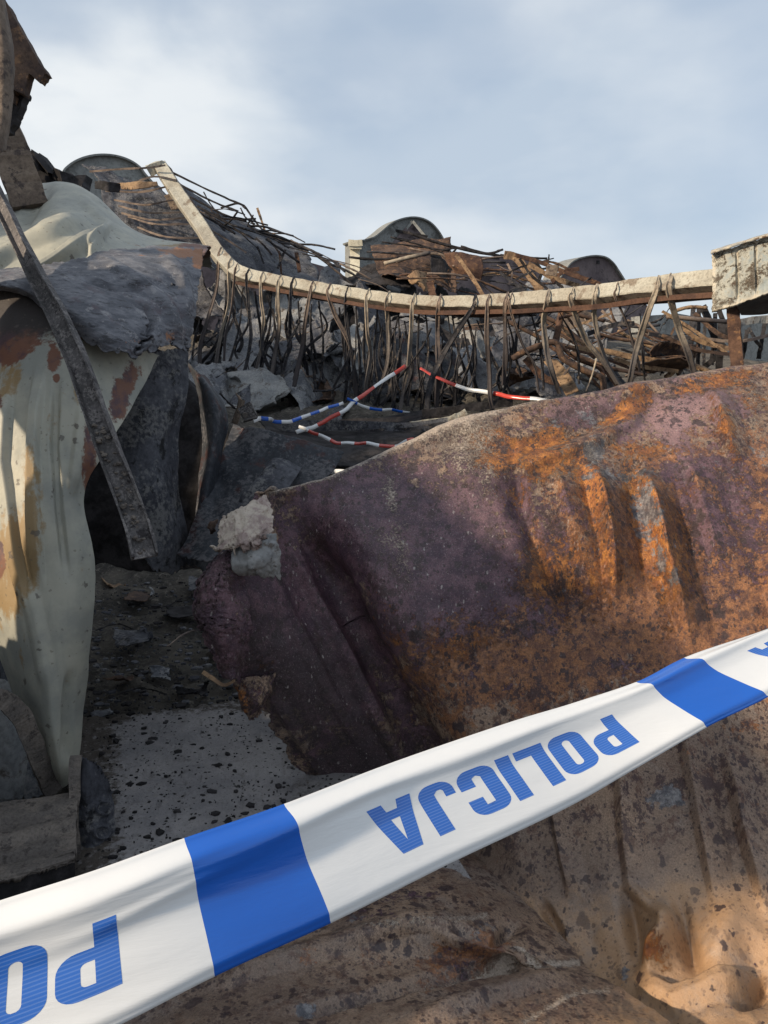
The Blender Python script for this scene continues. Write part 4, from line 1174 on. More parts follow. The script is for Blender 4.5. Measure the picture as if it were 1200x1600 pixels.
for out, nm, lb, sd in (([(38,270),(44,252),(50,233),(58,236),(62,262),(74,270),(92,272),(100,280),(60,300),(40,296)], 'charred_fragment', 'jagged black fragment sticking up beside the leaning post', 6),
                        ([(76,275),(84,264),(95,268),(108,272),(128,272),(132,300),(90,300),(70,292)], 'charred_fragment', 'ragged black fragment below the left gable, above the domed sheet', 7)):
    o = plate(nm, out, 5.0, M['char'], thick=0.12, jag=2.5, seed=sd, sub=3, bend=0.05)
    tag(o, lb, 'charred fragment')

# added pieces out of view at left, outlined to shade the foreground and heap
def added_side_panel(name, x, outline, mat, label, thick, seed):
    r = np.random.RandomState(seed)
    pts = []
    n = len(outline)
    for i in range(n):
        a = np.array(outline[i], float); b = np.array(outline[(i + 1) % n], float)
        k = max(1, int(np.linalg.norm(b - a) / 0.06))
        for j in range(k):
            pts.append(a + (b - a) * j / k + r.uniform(-.012, .012, 2))
    bm = bmesh.new()
    vs = [bm.verts.new((x + 0.05 * math.sin(p[0] * 3), p[0], p[1])) for p in pts]
    es = [bm.edges.new((vs[i], vs[(i + 1) % len(vs)])) for i in range(len(vs))]
    bmesh.ops.triangle_fill(bm, use_beauty=True, use_dissolve=False, edges=es)
    ex = bmesh.ops.extrude_face_region(bm, geom=bm.faces[:])
    for e in ex['geom']:
        if isinstance(e, bmesh.types.BMVert): e.co.x -= thick
    bmesh.ops.recalc_face_normals(bm, faces=bm.faces[:])
    bm.verts.index_update()
    o = link_mesh(name, np.array([v_.co[:] for v_ in bm.verts]), [tuple(q.index for q in f.verts) for f in bm.faces], mat, smooth=False)
    bm.free()
    tag(o, label, 'panel')
added_side_panel('shading_panel', -1.35, [(.54,0),(.52,1.24),(.40,1.30),(.42,1.52),(.62,1.58),(.80,1.68),(.93,1.72),(1.0,1.78),(1.06,1.70),(1.14,1.80),(1.2,1.74),(1.34,1.76),(1.48,1.80),(1.62,1.83),(1.75,1.87),(1.95,1.93),(2.1,2.0),(2.4,2.12),(2.5,1.9),(2.46,1.5),(2.2,1.38),(2.0,1.30),(1.99,.98),(2.02,.75),(2.3,.55),(2.8,.5),(2.95,0)],
           M['char_grey'], 'added dark panel outside the left edge of the view, cut to shade the foreground', .01, 5)
added_side_panel('shading_panel', -2.5, [(1.9,0),(1.9,.95),(2.4,1.05),(2.88,1.2),(2.9,2.42),(2.72,2.50),(2.85,2.62),(2.62,2.66),(2.70,2.80),(2.45,2.84),(2.4,3.3),(3.4,3.35),(4.4,3.1),(4.6,0)],
           M['char_grey'], 'added tall dark panel outside the left edge of the view, cut to shade the domed sheet', .01, 7)
added_side_panel('shading_wall', -4.3, [(3.3,0),(3.3,2.6),(3.9,3.3),(4.6,3.7),(5.3,3.5),(6.1,3.75),(7.0,3.4),(7.9,3.3),(8.6,2.9),(8.6,0)], M['plaster_burnt'], 'added wall stub outside the left edge of the view, shading the heap', .3, 6)

# ================================================================== BEAM
BEAM = [(250,258,9.6),(270,290,9.4),(292,322,9.2),(315,355,9.0),(333,384,8.8),(350,405,8.6),(376,426,8.4),(420,436,8.2),(480,447,7.9),(560,460,7.5),(640,470,7.05),(720,473,6.65),(800,469,6.25),(880,463,5.85),(950,456,5.5),(1015,447,5.2),(1120,436,4.8),(1190,434,4.6)]
BP = np.asarray(BEAM, float)
def beam_at(x):
    y = np.interp(x, BP[:, 0], BP[:, 1]); d = np.interp(x, BP[:, 0], BP[:, 2])
    return y, d
def beam():
    path = pathp(BEAM, 420)
    n = len(path)
    root = empty('sagging_beam', path[200], 'long pale cream box beam sagging across the ruin, with the metal straps hanging from it', 'beam')
    tg = np.gradient(path, axis=0); tg /= np.linalg.norm(tg, axis=1, keepdims=True)
    f = np.array([0, 0, H]) - path; f[:, 2] += 3.0
    f = f - tg * (f * tg).sum(1, keepdims=True); f /= np.linalg.norm(f, axis=1, keepdims=True)
    sd = np.cross(tg, f)           # across the face
    if sd[200][2] < 0: sd = -sd
    tt = np.linspace(0, 1, n)
    bx = np.array([p[0] / p[1] for p in path])
    # pinched at each strap, puffed between (painted skin buckled by the heat)
    pinch = np.zeros(n)
    sx = [408, 435, 456, 485, 512, 545, 572, 604, 645, 685, 740, 790, 855, 930, 1025]
    pxs = np.interp(np.arange(n), np.arange(n), np.linspace(0, len(BP) - 1, n))
    pxx = smooth_path(BP[:, :1], n)[:, 0]
    for s in sx: pinch += np.exp(-((pxx - s) / 6) ** 2)
    prof = [(-.09, -.12, 0), (-.094, .032, 1), (-.082, .040, 2), (.0, .036, 4), (.082, .040, 5), (.094, .030, 6), (.09, -.12, 7)]
    vs = []
    bsc = np.interp(pxx, [250, 340, 420, 640, 850, 1100, 1200], [.85, .8, .66, .56, .62, .66, .66])
    for a, b, k in prof:
        a = a * bsc; b_ = b; b = b * (bsc ** .5)
        amp = 0.009 if b_ > 0 else 0.003
        q = path + sd * (a + 0.004 * fbm(tt * 60, tt * 0 + k * .6, 3, 4))[:, None] + f * (b - 0.012 * pinch * (b_ > -0.05) + amp * fbm(tt * 75, tt * 0 + k * .35, 3, 9))[:, None]
        vs.append(q)
    vs = np.stack(vs, 1)
    kp = vs.shape[1]
    F, MI = [], []
    for i in range(n - 1):
        for j in range(kp):
            j2 = (j + 1) % kp
            F.append((i * kp + j, i * kp + j2, (i + 1) * kp + j2, (i + 1) * kp + j))
    F.append(tuple(range(kp))); F.append(tuple((n - 1) * kp + j for j in range(kp))[::-1])
    o = link_mesh('box_section', vs.reshape(-1, 3), F, M['beam_pale'], root, smooth=False)
    # flange below / behind
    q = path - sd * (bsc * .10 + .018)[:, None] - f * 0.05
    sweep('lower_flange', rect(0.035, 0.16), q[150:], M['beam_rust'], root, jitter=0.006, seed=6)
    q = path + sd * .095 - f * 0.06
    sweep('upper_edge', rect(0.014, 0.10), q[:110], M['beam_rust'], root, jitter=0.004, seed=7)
    cap = sweep('end_hook', rect(0.13, 0.1), pathp([(232,268,9.6),(244,262,9.6),(256,260,9.6)], 8), M['beam_pale'], root, jitter=0.004)
beam()

# ---- straps hanging from the beam: each is a thing of its own
def strap(pts, w, mat, label, seed, dpull=0.0, wrap=True, group='bent metal straps hanging from the beam', tw=0.35, name='hanging_strap'):
    r = np.random.RandomState(seed)
    x0, y0 = pts[0]
    yb, d0 = beam_at(x0)
    P3 = []
    if wrap:
        hw = 0.072 * FPX / d0
        sl_ = 4
        P3 += [(x0 + sl_, yb - hw + 1, d0 - 0.02), (x0 + 1, yb - hw * .3, d0 - 0.095), (x0 - 1, yb + hw * .6, d0 - 0.10)]
        rest = [p for p in pts[1:] if p[1] > yb + hw * .9]
    else:
        rest = pts
    n = len(rest)
    for i, (x, y) in enumerate(rest):
        P3.append((x, y, d0 - 0.06 + dpull * (i + 1) / n + r.uniform(-.06, .06)))
    path = pathp(P3, 46)
    ww = w * 0.85 * d0 / FPX
    t = 0.005
    prof = [(-ww / 2, -t), (-ww / 2 + .006, 0.006), (ww * .1, 0.002), (ww / 2 - .006, 0.008), (ww / 2, -t), (0, -t * .6)]
    o = sweep(name, prof, path, M[mat], jitter=0.004, seed=seed, twist=(0, r.uniform(-tw, tw), r.uniform(-tw * 2, tw * 2), r.uniform(-tw * 3, tw * 3)), scale=(r.uniform(.3, .55), r.uniform(.4, .7), .9, r.uniform(.75, 1.15), r.uniform(.8, 1.2), .85))
    tag(o, label, 'strap', group)
ORD = ['first','second','third','fourth','fifth','sixth','seventh','eighth','ninth','tenth','eleventh','twelfth','thirteenth','fourteenth','fifteenth','sixteenth','seventeenth','eighteenth','nineteenth','twentieth','twenty-first','twenty-second','twenty-third','twenty-fourth','twenty-fifth','twenty-sixth','twenty-seventh','twenty-eighth']
ST = [
 ([(342,405),(338,450),(324,500),(312,550),(318,610)], 7, 'strap_brown', 'knotted ash streaked strap'),
 ([(358,420),(358,470),(346,520),(338,570),(336,632)], 7, 'strap_pale', 'ash streaked strap curving left'),
 ([(368,428),(362,480),(352,530),(350,600)], 5, 'strap_brown', 'thin grey brown strap'),
 ([(386,432),(388,480),(392,530),(380,590),(368,640)], 7, 'strap_dark', 'charred strap'),
 ([(408,436),(408,470),(412,500),(408,545),(398,590),(392,650)], 7, 'strap_pale', 'short pale topped strap'),
 ([(435,441),(434,480),(436,510),(430,550),(420,610)], 8, 'strap_pale', 'pale strap swelling at mid height'),
 ([(456,446),(453,490),(452,540),(440,600),(446,660)], 7, 'strap_dark', 'dark strap with a loop at its foot'),
 ([(486,451),(478,495),(472,540),(462,590),(452,640)], 8, 'strap_brown', 'brown strap swinging left'),
 ([(513,455),(525,495),(545,535),(554,580),(556,640),(545,690)], 9, 'strap_brown', 'long strap slanting right from a pale top'),
 ([(541,459),(540,490),(545,530),(560,600),(572,650)], 6, 'strap_dark', 'short dark strap'),
 ([(573,463),(574,520),(579,555),(572,600),(568,640)], 8, 'strap_pale', 'pale strap with a soft S bend'),
 ([(605,467),(606,510),(606,560),(596,600)], 9, 'strap_pale', 'cream strap ending in a blunt tip'),
 ([(645,471),(642,520),(638,570),(630,610),(624,645)], 9, 'strap_pale', 'pale brown strap bending left at its foot'),
 ([(686,473),(684,520),(685,570),(683,640),(688,690)], 10, 'strap_brown', 'straight brown strap'),
 ([(740,473),(716,515),(692,555),(672,600),(668,650),(676,690)], 12, 'strap_dark', 'wide kinked strap slanting left'),
 ([(762,473),(761,530),(764,580),(766,620),(772,650)], 9, 'strap_brown', 'scarred brown strap with bolt holes'),
 ([(790,471),(789,510),(790,555),(787,602)], 10, 'strap_brown', 'flat straight strap cut square at the end'),
 ([(797,471),(815,535),(835,570),(842,610)], 6, 'strap_brown', 'thin pale strap curling right'),
 ([(855,466),(850,505),(854,545),(862,580),(874,615)], 11, 'strap_pale', 'wide pale strap with a gentle bow'),
 ([(893,463),(915,530),(940,562),(964,600)], 10, 'strap_pale', 'pale strap slanting strongly right'),
 ([(930,461),(929,495),(936,530),(948,565),(970,602)], 11, 'strap_pale', 'yellowish strap crossing its neighbour'),
 ([(962,458),(978,500),(992,545),(1000,580)], 5, 'strap_brown', 'thin brown strap'),
 ([(1026,450),(1012,490),(998,535),(988,575),(982,606)], 12, 'strap_pale', 'broad pale strap leaning left'),
 ([(1046,448),(1060,510),(1075,550),(1084,582)], 13, 'strap_pale', 'broad pale strap leaning right'),
]
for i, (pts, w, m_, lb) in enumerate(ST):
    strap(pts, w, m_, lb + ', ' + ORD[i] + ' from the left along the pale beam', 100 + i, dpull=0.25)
DK = [[(380,450),(372,520),(352,590),(344,650)],[(398,455),(410,540),(404,600),(388,650)],[(424,455),(420,520),(400,570),(396,640)],[(466,470),(470,530),(480,590),(460,650)],
      [(498,470),(505,540),(498,600),(475,640)],[(530,480),(540,560),(560,620),(600,660)],[(556,480),(562,560),(560,620),(520,690)],[(590,480),(585,560),(592,620),(582,680)],
      [(560,520),(575,590),(570,640),(540,670),(520,690)],[(622,485),(625,560),(610,650),(590,690)],[(655,485),(653,560),(660,620),(650,680)],[(664,480),(668,560),(640,650),(610,700)],
      [(700,490),(706,560),(690,620),(695,690)],[(722,500),(735,570),(745,610),(755,650)],[(745,500),(770,560),(795,610),(800,640)],[(812,490),(806,550),(815,590)],[(870,480),(900,540),(905,600)],[(608,480),(613,560),(616,640),(620,690)],[(725,480),(740,540),(740,620)],
      [(830,490),(845,550),(850,610)],[(1000,490),(1005,560),(1008,600)],[(448,450),(462,520),(488,560),(500,620)],[(630,520),(618,590),(640,640)],[(676,540),(700,600),(720,650)]]
rq = np.random.RandomState(8)
for i in range(34):
    x = rq.uniform(345, 800); y0 = beam_at(x)[0] + rq.uniform(20, 60); L = rq.uniform(90, 210)
    y1 = min(y0 + L, 690 - max(0, x - 640) * .38)
    DK.append([(x, y0), (x + rq.uniform(-14, 14), y0 + (y1 - y0) * .35), (x + rq.uniform(-26, 22), y0 + (y1 - y0) * .7), (x + rq.uniform(-45, 30), y1)])
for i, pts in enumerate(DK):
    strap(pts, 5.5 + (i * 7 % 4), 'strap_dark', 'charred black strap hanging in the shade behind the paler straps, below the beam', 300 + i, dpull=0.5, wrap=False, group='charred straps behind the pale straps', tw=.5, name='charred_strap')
LOOPS = [([(385,560),(396,600),(410,570),(420,540),(430,560),(424,600),(400,640),(392,690)], 'strap_dark'),([(460,640),(452,620),(470,560),(482,560)], 'strap_dark'),
         ([(616,690),(640,660),(672,640),(690,640)], 'strap_pale'),([(300,560),(318,540),(340,520)], 'strap_dark'),([(312,500),(304,530),(300,560)], 'strap_dark')]
for i, (pts, m_) in enumerate(LOOPS):
    strap(pts, 5, m_, 'looping burnt strip curled between the hanging straps', 340 + i, wrap=False, dpull=.2, group='curled strips among the straps', name='curled_strip')

# ---- box end on the right
def right_box():
    root = empty('peeling_box_panel', V(1160, 480, 4.4), 'pale green panel with peeling paint on the right end of the sagging beam', 'panel')
    rows = [[(1112,396,4.55),(1140,388,4.5),(1170,378,4.46),(1205,368,4.42),(1300,345,4.3)],
            [(1113,440,4.52),(1141,432,4.47),(1171,424,4.43),(1206,416,4.4),(1300,400,4.3)],
            [(1112,488,4.5),(1142,479,4.45),(1172,469,4.42),(1206,456,4.38),(1300,430,4.3)]]
    dd = lambda px, py, s, t: 0.010 * fbm(px / 16, py / 16, 4, 3) - ridge(px, py, [(1151,385),(1153,475)], 3, .02) - ridge(px, py, [(1180,375),(1183,466)], 3, .02)
    def edge(a, b):
        e = np.minimum(np.abs(a - 1115), 99)
        top = np.abs(b - (396 - (a - 1112) * .30)); bot = np.abs(b - (488 - (a - 1112) * .34))
        q = np.exp(-(np.minimum(top, bot) / 4.0) ** 2) + np.exp(-(e / 4) ** 2) + .7 * np.exp(-(np.abs(a - 1152) / 2.5) ** 2) + .7 * np.exp(-(np.abs(a - 1181) / 2.5) ** 2)
        return np.clip(q * (0.4 + 0.9 * vnoise(a / 5, b / 5, 5)), 0, 1)
    sheet('panel_face', rows, 160, 110, M['peel'], root, 0.02, disp=dd, masks=dict(edge=edge), tear=(.02, 0, .03, .03), tscale=9, seed=9)
    sheet('top_rim', [[(1110,394,4.5),(1140,385,4.46),(1170,375,4.42),(1205,365,4.38),(1300,342,4.26)],[(1112,391,4.62),(1141,382,4.6),(1171,373,4.6),(1206,363,4.56),(1300,340,4.5)]], 60, 8, M['cream'], root, 0.012, rough=0.004)
    sheet('soffit', [[(1150,478,4.5),(1175,470,4.5),(1205,460,4.48),(1300,436,4.4)],[(1158,494,5.1),(1180,494,5.1),(1206,492,5.1),(1300,480,5.0)]], 60, 30, M['dark_sheet'], root, 0.01, crump=0.02)
right_box()
o = sweep('white_rail', rect(0.05, 0.04), pathp([(1152,505,5.4),(1178,500,5.4),(1205,498,5.4),(1290,490,5.2)], 16), M['pale_sheet'], jitter=0.003)
tag(o, 'short pale rail below the peeling panel at the right edge', 'rail')
o = sweep('rusty_post', rect(0.075, 0.06), pathp([(1145,478,4.9),(1148,520,4.9),(1152,575,4.9)], 14), M['rust_brown'], jitter=0.004)
tag(o, 'rusty brown post standing under the peeling panel', 'post')

# black upright posts behind, right
for i, (a, b, w) in enumerate([((1083,482),(1079,570),.05),((1092,478),(1090,575),.04),((1098,478),(1122,545),.07),((1104,485),(1100,570),.035),((1118,490),(1112,570),.04),((1127,505),(1123,575),.06),((1090,500),(1076,540),.03),((1168,515),(1160,560),.04),((1122,480),(1152,570),.05),((1170,512),(1190,545),.03),((1195,505),(1185,560),.04),((1135,540),(1100,575),.05)]):
    d = 8.2 - (1.5 if a[0] > 1120 else 0) + 0.1 * i
    o = sweep('charred_upright', rect(w, w * .7), pathp([(*a, d), ((a[0]+b[0])/2 + (i % 3 - 1) * 1.5, (a[1]+b[1])/2, d), (*b, d + .1)], 12), M['char' if i % 3 else 'strap_dark'], jitter=0.008, seed=i)
    tag(o, 'charred black upright standing in front of the grey wall at the right', 'upright', 'charred uprights at the right')

# ================================================================== GABLES AND WALLS
def gable(name, outline, d, depth, label, matf, mats, inner=None, rim=True, thick=0.35):
    """front wall with curved head; its side wall returns towards the sun, cornice along the top"""
    root = empty(name, V(outline[0][0], outline[0][1], d), label, 'gable')
    xc = outline[len(outline) // 2][0]
    plate('wall', outline, d, M[matf], root, thick=depth, yaw=xc)
    top = [p for p in outline if p[1] < max(q[1] for q in outline) - 1]
    if rim:
        A = np.array([(x, y, d) for x, y in top], float)
        A[:, 2] = d * (1 - (xc - 600) / FPX * YAW) / (1 - (A[:, 0] - 600) / FPX * YAW)
        w = P(A[:, 0], A[:, 1], A[:, 2]) + np.array(YB) * (depth / 2 - 0.1)
        w = smooth_path(w, 60)
        sweep('coping', [(-0.02, -depth / 2 - .04), (.03, -depth / 2 - .04), (.03, depth / 2 + .05), (-.02, depth / 2 + .05)], w, M[mats], root, face=tuple(-q for q in YB))
    return root
def arc(cx, cy, rx, ry, a0, a1, n=14):
    return [(cx + rx * math.cos(math.radians(a0 + (a1 - a0) * i / n)), cy - ry * math.sin(math.radians(a0 + (a1 - a0) * i / n))) for i in range(n + 1)]
gable('left_curved_gable'.replace('left_', ''), [(60,330),(82,285)] + arc(160,290,70,47,160,20) + [(240,290),(262,330)], 22, 1.0, 'dark rounded gable at the far left above the domed sheet', 'plaster', 'plaster')
mid = gable('curved_gable', [(553,470),(553,380),(549,377),(560,377),(580,372),(594,362),(606,352),(618,345),(632,341),(646,340),(660,343),(672,350),(682,361),(690,374),(700,392),(712,405),(730,412),(745,470)], 30, 0.7, 'grey curved gable with a burnt triangle, standing against the sky at the middle', 'plaster', 'plaster')
o = plate('burnt_triangle', [(645,345),(660,362),(676,380),(690,397),(650,402),(600,402),(612,382),(628,362)], 29.92, M['plaster_burnt'], mid, thick=0.3, yaw=646)
sweep('timber_edge', rect(0.10, 0.08), pathp([(600,402,29.8),(622,374,29.8),(644,346,29.8)], 8), M['plaster'], mid)
sweep('timber_edge', rect(0.10, 0.08), pathp([(645,346,29.8),(668,374,29.8),(692,400,29.8)], 8), M['plaster'], mid)
for k, (a, b) in enumerate((((610,371),(676,384)),((598,386),(690,397)),((618,360),(668,370)))):
    sweep('charred_batten', rect(0.10, 0.06), pathp([(*a, 29.6), (*b, 29.6)], 6), M['char'], mid)
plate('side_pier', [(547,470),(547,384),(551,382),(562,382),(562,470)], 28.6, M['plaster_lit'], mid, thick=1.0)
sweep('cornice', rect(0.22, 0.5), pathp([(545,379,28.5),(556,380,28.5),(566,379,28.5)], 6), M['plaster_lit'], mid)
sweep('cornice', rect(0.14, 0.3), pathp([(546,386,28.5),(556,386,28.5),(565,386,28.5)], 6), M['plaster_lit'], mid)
rg = gable('curved_gable', [(850,480),(866,445),(878,425),(888,412),(900,405),(915,401),(930,400),(944,403),(955,412),(964,425),(976,444),(985,480)], 30, 0.9, 'brown grey rounded gable at right with a small square hole near its top', 'plaster_burnt', 'plaster')
plate('vent_hole', [(933,407),(937,407),(937,412),(933,412)], 29.95, M['char'], rg, thick=0.14, yaw=930)

def wall(name, outline, d, label, mat='plaster_burnt', thick=0.3):
    o = plate(name, outline, d, M[mat], thick=thick, yaw=outline[0][0])
    tag(o, label, 'wall')
    return o
wall('sooty_wall', [(560,470),(560,440),(640,400),(700,398),(790,402),(840,404),(846,430),(846,560),(560,560)], 24, 'purple grey sooty wall rising behind the fallen roofing at the middle')
wall('sooty_wall', [(842,600),(842,446),(870,440),(930,444),(985,452),(1012,478),(1014,600)], 23, 'sooty wall under the right gable, behind the brown trusses', 'plaster_burnt')
wall('grey_wall', [(1000,640),(1000,494),(1060,490),(1100,497),(1150,505),(1300,505),(1300,640)], 20, 'low grey wall behind the charred uprights at the right', 'plaster')
wall('sooty_wall', [(270,520),(285,395),(345,395),(430,395),(520,420),(560,445),(580,600),(330,600)], 20, 'dark sooty wall behind the left part of the sagging beam', 'plaster_burnt')

# ================================================================== ROOFING, PURLINS, RODS
def bs(name, rows, label, mat, cat='sheet', crump=0.2, seed=1, nu=70, nv=50, tear=(.05, .05, .08, .08), thick=0.01, group=None):
    o = sheet(name, rows, nu, nv, M[mat], None, thick, crump=crump * 1.15, cn=6, cscale=1.2, tear=tear, tscale=6, seed=seed, rough=0.008, rscale=5)
    tag(o, label, cat, group)
    return o
bs('collapsed_roof_panel', [[(262,290,12),(330,330,12.5),(410,362,13),(480,390,13)],[(290,350,11),(350,375,11.3),(420,400,11.6),(500,425,11.8)],[(330,420,10),(370,430,10.2),(440,445,10.4),(520,460,10.6)]],
   'grey collapsed roof panel sloping down behind the left end of the beam', 'char_grey', 'roof panel', .3, 3)
bs('fallen_dark_sheet', [[(470,384,12),(500,395,12),(535,415,12)],[(480,410,11.5),(515,418,11.5),(560,430,11.5)],[(490,450,11),(530,455,11),(590,470,11)]], 'dark crumpled sheet on the skyline left of the middle gable', 'dark_sheet', crump=.35, seed=4)
bs('fallen_dark_sheet', [[(525,412,11),(560,405,11),(600,412,11)],[(535,435,10.6),(570,430,10.6),(620,440,10.6)],[(540,470,10),(580,470,10),(640,475,10)]], 'black crumpled sheet heaped just left below the middle gable', 'char', crump=.4, seed=5)
bs('scorched_felt', [[(585,408,11),(620,396,11),(660,392,11),(700,398,11)],[(590,430,10.5),(625,420,10.5),(668,415,10.5),(708,420,10.5)],[(600,470,10),(635,470,10),(680,470,10),(715,470,10)]], 'brown and grey scorched felt heaped above the middle of the beam', 'brown', crump=.5, seed=6)
bs('folded_tan_sheet', [[(634,432,9.8),(648,424,9.7),(664,428,9.8)],[(640,444,9.7),(655,440,9.6),(672,440,9.7)],[(652,455,9.7),(664,452,9.6),(678,450,9.7)]], 'small folded tan sheet on the heap under the middle gable', 'tan_wood', crump=.1, seed=7, nu=30, nv=30)
bs('folded_tan_sheet', [[(695,400,10),(715,402,9.9),(742,412,10)],[(700,415,9.9),(722,418,9.8),(748,425,9.9)],[(712,432,9.9),(730,430,9.8),(748,440,9.9)]], 'ochre grey folded sheet beside the yellow strip above the beam', 'rust_brown', crump=.15, seed=8, nu=30, nv=30)
bs('soot_sheet', [[(672,396,10.4),(690,400,10.4),(702,412,10.4)],[(672,412,10.2),(690,415,10.2),(700,425,10.2)],[(676,430,10),(690,432,10),(706,440,10)]], 'black clump of sooty sheet right of the folded tan sheet', 'char', crump=.3, seed=9, nu=30, nv=30)

r0 = np.random.RandomState(77)
def rod(a, pts, w, mat, label, cat='rod', group=None, flat=None, seed=0, jit=0.012, name='bent_rod', n=14):
    """a is the depth at both ends (or one value); w in metres"""
    A = [(x, y, (a if np.isscalar(a) else a[0] + (a[1] - a[0]) * i / (len(pts) - 1))) for i, (x, y) in enumerate(pts)]
    w = w * 0.54
    if flat: flat = min(flat, w * .6)
    jit = jit * 0.45
    prof = circ(w / 2, 6) if flat is None else rect(w, flat)
    o = sweep(name, prof, pathp(A, n), M[mat], jitter=jit, seed=seed, smooth=flat is None)
    tag(o, label, cat, group)
    return o
for i in range(26):
    t = i / 25
    x = 300 + 240 * t; y = 318 + 96 * t + r0.uniform(-4, 10); a = r0.uniform(.1, .75); L = r0.uniform(40, 90)
    rod(10.3 + r0.uniform(-.3, .3), [(x, y), (x + L * .5 * math.cos(a), y + L * .5 * math.sin(a) - r0.uniform(0, 6)), (x + L * math.cos(a), y + L * math.sin(a))], r0.uniform(.025, .06),
        ['char', 'strap_brown', 'strap_dark'][r0.randint(3)], 'thin bent rib lying on the collapsed roof slope left of the middle gable', 'rib', 'thin ribs on the collapsed roof slope', seed=i + 1600, name='bent_rib')
# purlins of the left roof, stretched between the domed sheet and the beam
PUR = [[(140,268),(190,264),(232,262),(258,258)],[(150,285),(200,287),(240,276),(276,282)],[(165,298),(220,300),(262,292),(286,298)],[(178,312),(225,320),(262,314),(298,310)],
       [(185,322),(230,332),(270,332),(312,330)],[(200,338),(240,350),(280,350),(322,350)],[(215,355),(250,368),(290,372),(330,370)],[(190,333),(232,343),(270,342),(305,338)],[(235,372),(265,380),(300,386),(332,384)]]
for i, p in enumerate(PUR):
    o = rod((9.6, 9.35), p, 0.04, 'strap_brown', ORD[i] + ' bowed purlin counted down the leaning left end of the beam', 'purlin', 'purlins of the left roof', flat=0.05, seed=i, name='bowed_purlin', n=22)
bs('roof_lining', [[(130,268,10.4),(180,270,10.4),(240,275,10.2),(262,284,10.2)],[(170,310,10.2),(215,315,10.1),(262,322,10),(300,330,10)],[(190,400,10),(240,410,9.9),(290,412,9.9),(340,420,9.8)]], 'dark burnt roof lining behind the bowed purlins at upper left', 'char_grey', 'roof lining', .3, 12)
bs('orange_scorched_sheet', [[(188,286,9.3),(215,284,9.2),(244,288,9.3)],[(190,296,9.3),(218,296,9.2),(246,294,9.3)]], 'orange and cream scorched strip between the top purlins', 'tan_wood', crump=.08, seed=14, nu=30, nv=12)
bs('black_box_scrap', [[(142,280,9.2),(165,282,9.1),(190,286,9.2)],[(142,292,9.2),(166,297,9.1),(189,300,9.2)]], 'black boxy scrap left of the orange scorched strip', 'char', crump=.05, seed=15, nu=30, nv=12)
bs('tan_roof_scrap', [[(252,300,9.7),(272,300,9.7),(285,320,9.7)],[(262,320,9.7),(280,325,9.7),(292,340,9.7)]], 'tan triangular scrap wedged behind the leaning beam end', 'post_tan', crump=.1, seed=16, nu=24, nv=20)
for i, (p, w) in enumerate([([(262,266),(330,299),(382,322)],.05),([(280,288),(335,316),(372,330)],.05),([(292,305),(350,335),(385,345)],.05),([(308,322),(360,350),(412,366)],.06),([(345,325),(372,318),(384,326)],.05),
        ([(372,330),(360,345),(350,352)],.05),([(382,322),(396,342),(412,362)],.05),([(396,336),(388,352),(404,362)],.04),([(330,330),(352,342),(400,342)],.04),([(318,300),(330,320),(352,348)],.03),([(376,325),(384,340),(398,350)],.04)]):
    rod(10.4, p, w, 'char', 'black twisted rod of the tangle jutting right from the top of the leaning beam', group='black tangle behind the leaning beam', seed=i + 20, name='twisted_rod')
for i, (a, b, d, mt, w) in enumerate([((410,362),(482,392),11.5,'char',.12),((402,325),(414,362),10.6,'tan_wood',.06),((412,364),(470,386),11.4,'strap_dark',.06),((300,320),(345,385),9.9,'brown',.06),((335,345),(400,375),10.6,'strap_dark',.05),((330,360),(385,395),10.2,'strap_brown',.04),((402,385),(412,412),10.8,'strap_dark',.05),((434,420),(446,390),10.8,'strap_dark',.06),((418,372),(440,400),11,'char',.05),((425,398),(400,372),10.9,'char',.05),((463,395),(468,425),10.9,'rust_brown',.1),((436,392),(440,432),10.9,'rust_brown',.05)]):
    rod(d, [a, ((a[0]+b[0])/2, (a[1]+b[1])/2 - 1), b], w, mt, 'burnt rail lying on the collapsed grey roof panel', 'rail', 'rails on the collapsed roof panel', flat=w * .6, seed=i + 40, name='burnt_rail')

TOPR = [([(545,402),(580,405),(622,404)],.06,'char'),([(573,393),(620,396),(680,397)],.05,'strap_dark'),([(597,378),(650,385),(702,392)],.04,'char'),([(637,363),(680,378),(735,392),(782,400)],.07,'char'),([(700,398),(745,408),(790,410)],.06,'strap_dark'),
        ([(782,398),(820,402),(855,404)],.05,'char'),([(720,385),(760,396),(786,390)],.06,'char'),([(610,370),(660,384),(700,398)],.04,'char'),([(600,412),(640,402),(672,395)],.10,'strap_pale'),([(618,410),(655,398),(690,398),(706,414)],.07,'post_tan'),
        ([(690,392),(712,388),(700,402)],.05,'char'),([(640,388),(700,400),(780,404)],.05,'strap_brown'),([(700,440),(740,432),(790,430)],.03,'strap_brown')]
for i, (p, w, m_) in enumerate(TOPR):
    rod(10.2, p, w, m_, 'thin burnt rod of the tangle lying across the skyline right of the middle gable', group='skyline rods at the middle gable', seed=i + 60, name='skyline_rod')
o = rod(9.4, [(712,398),(725,415),(742,440),(755,462)], .085, 'tan_wood', 'yellow brown flat strip leaning from the rod tangle down to the beam', 'strip', flat=.04, name='scorched_strip')
o = rod(9.2, [(788,398),(806,402),(822,422),(845,455)], .17, 'tan_wood', 'wide orange brown plank bent over behind the beam, right of the yellow strip', 'plank', flat=.05, name='bent_plank')
o = rod(9.4, [(672,440),(678,470)], .16, 'rust_brown', 'short dark rust stub behind the beam under the heap', 'stub', flat=.1, name='rusty_stub')
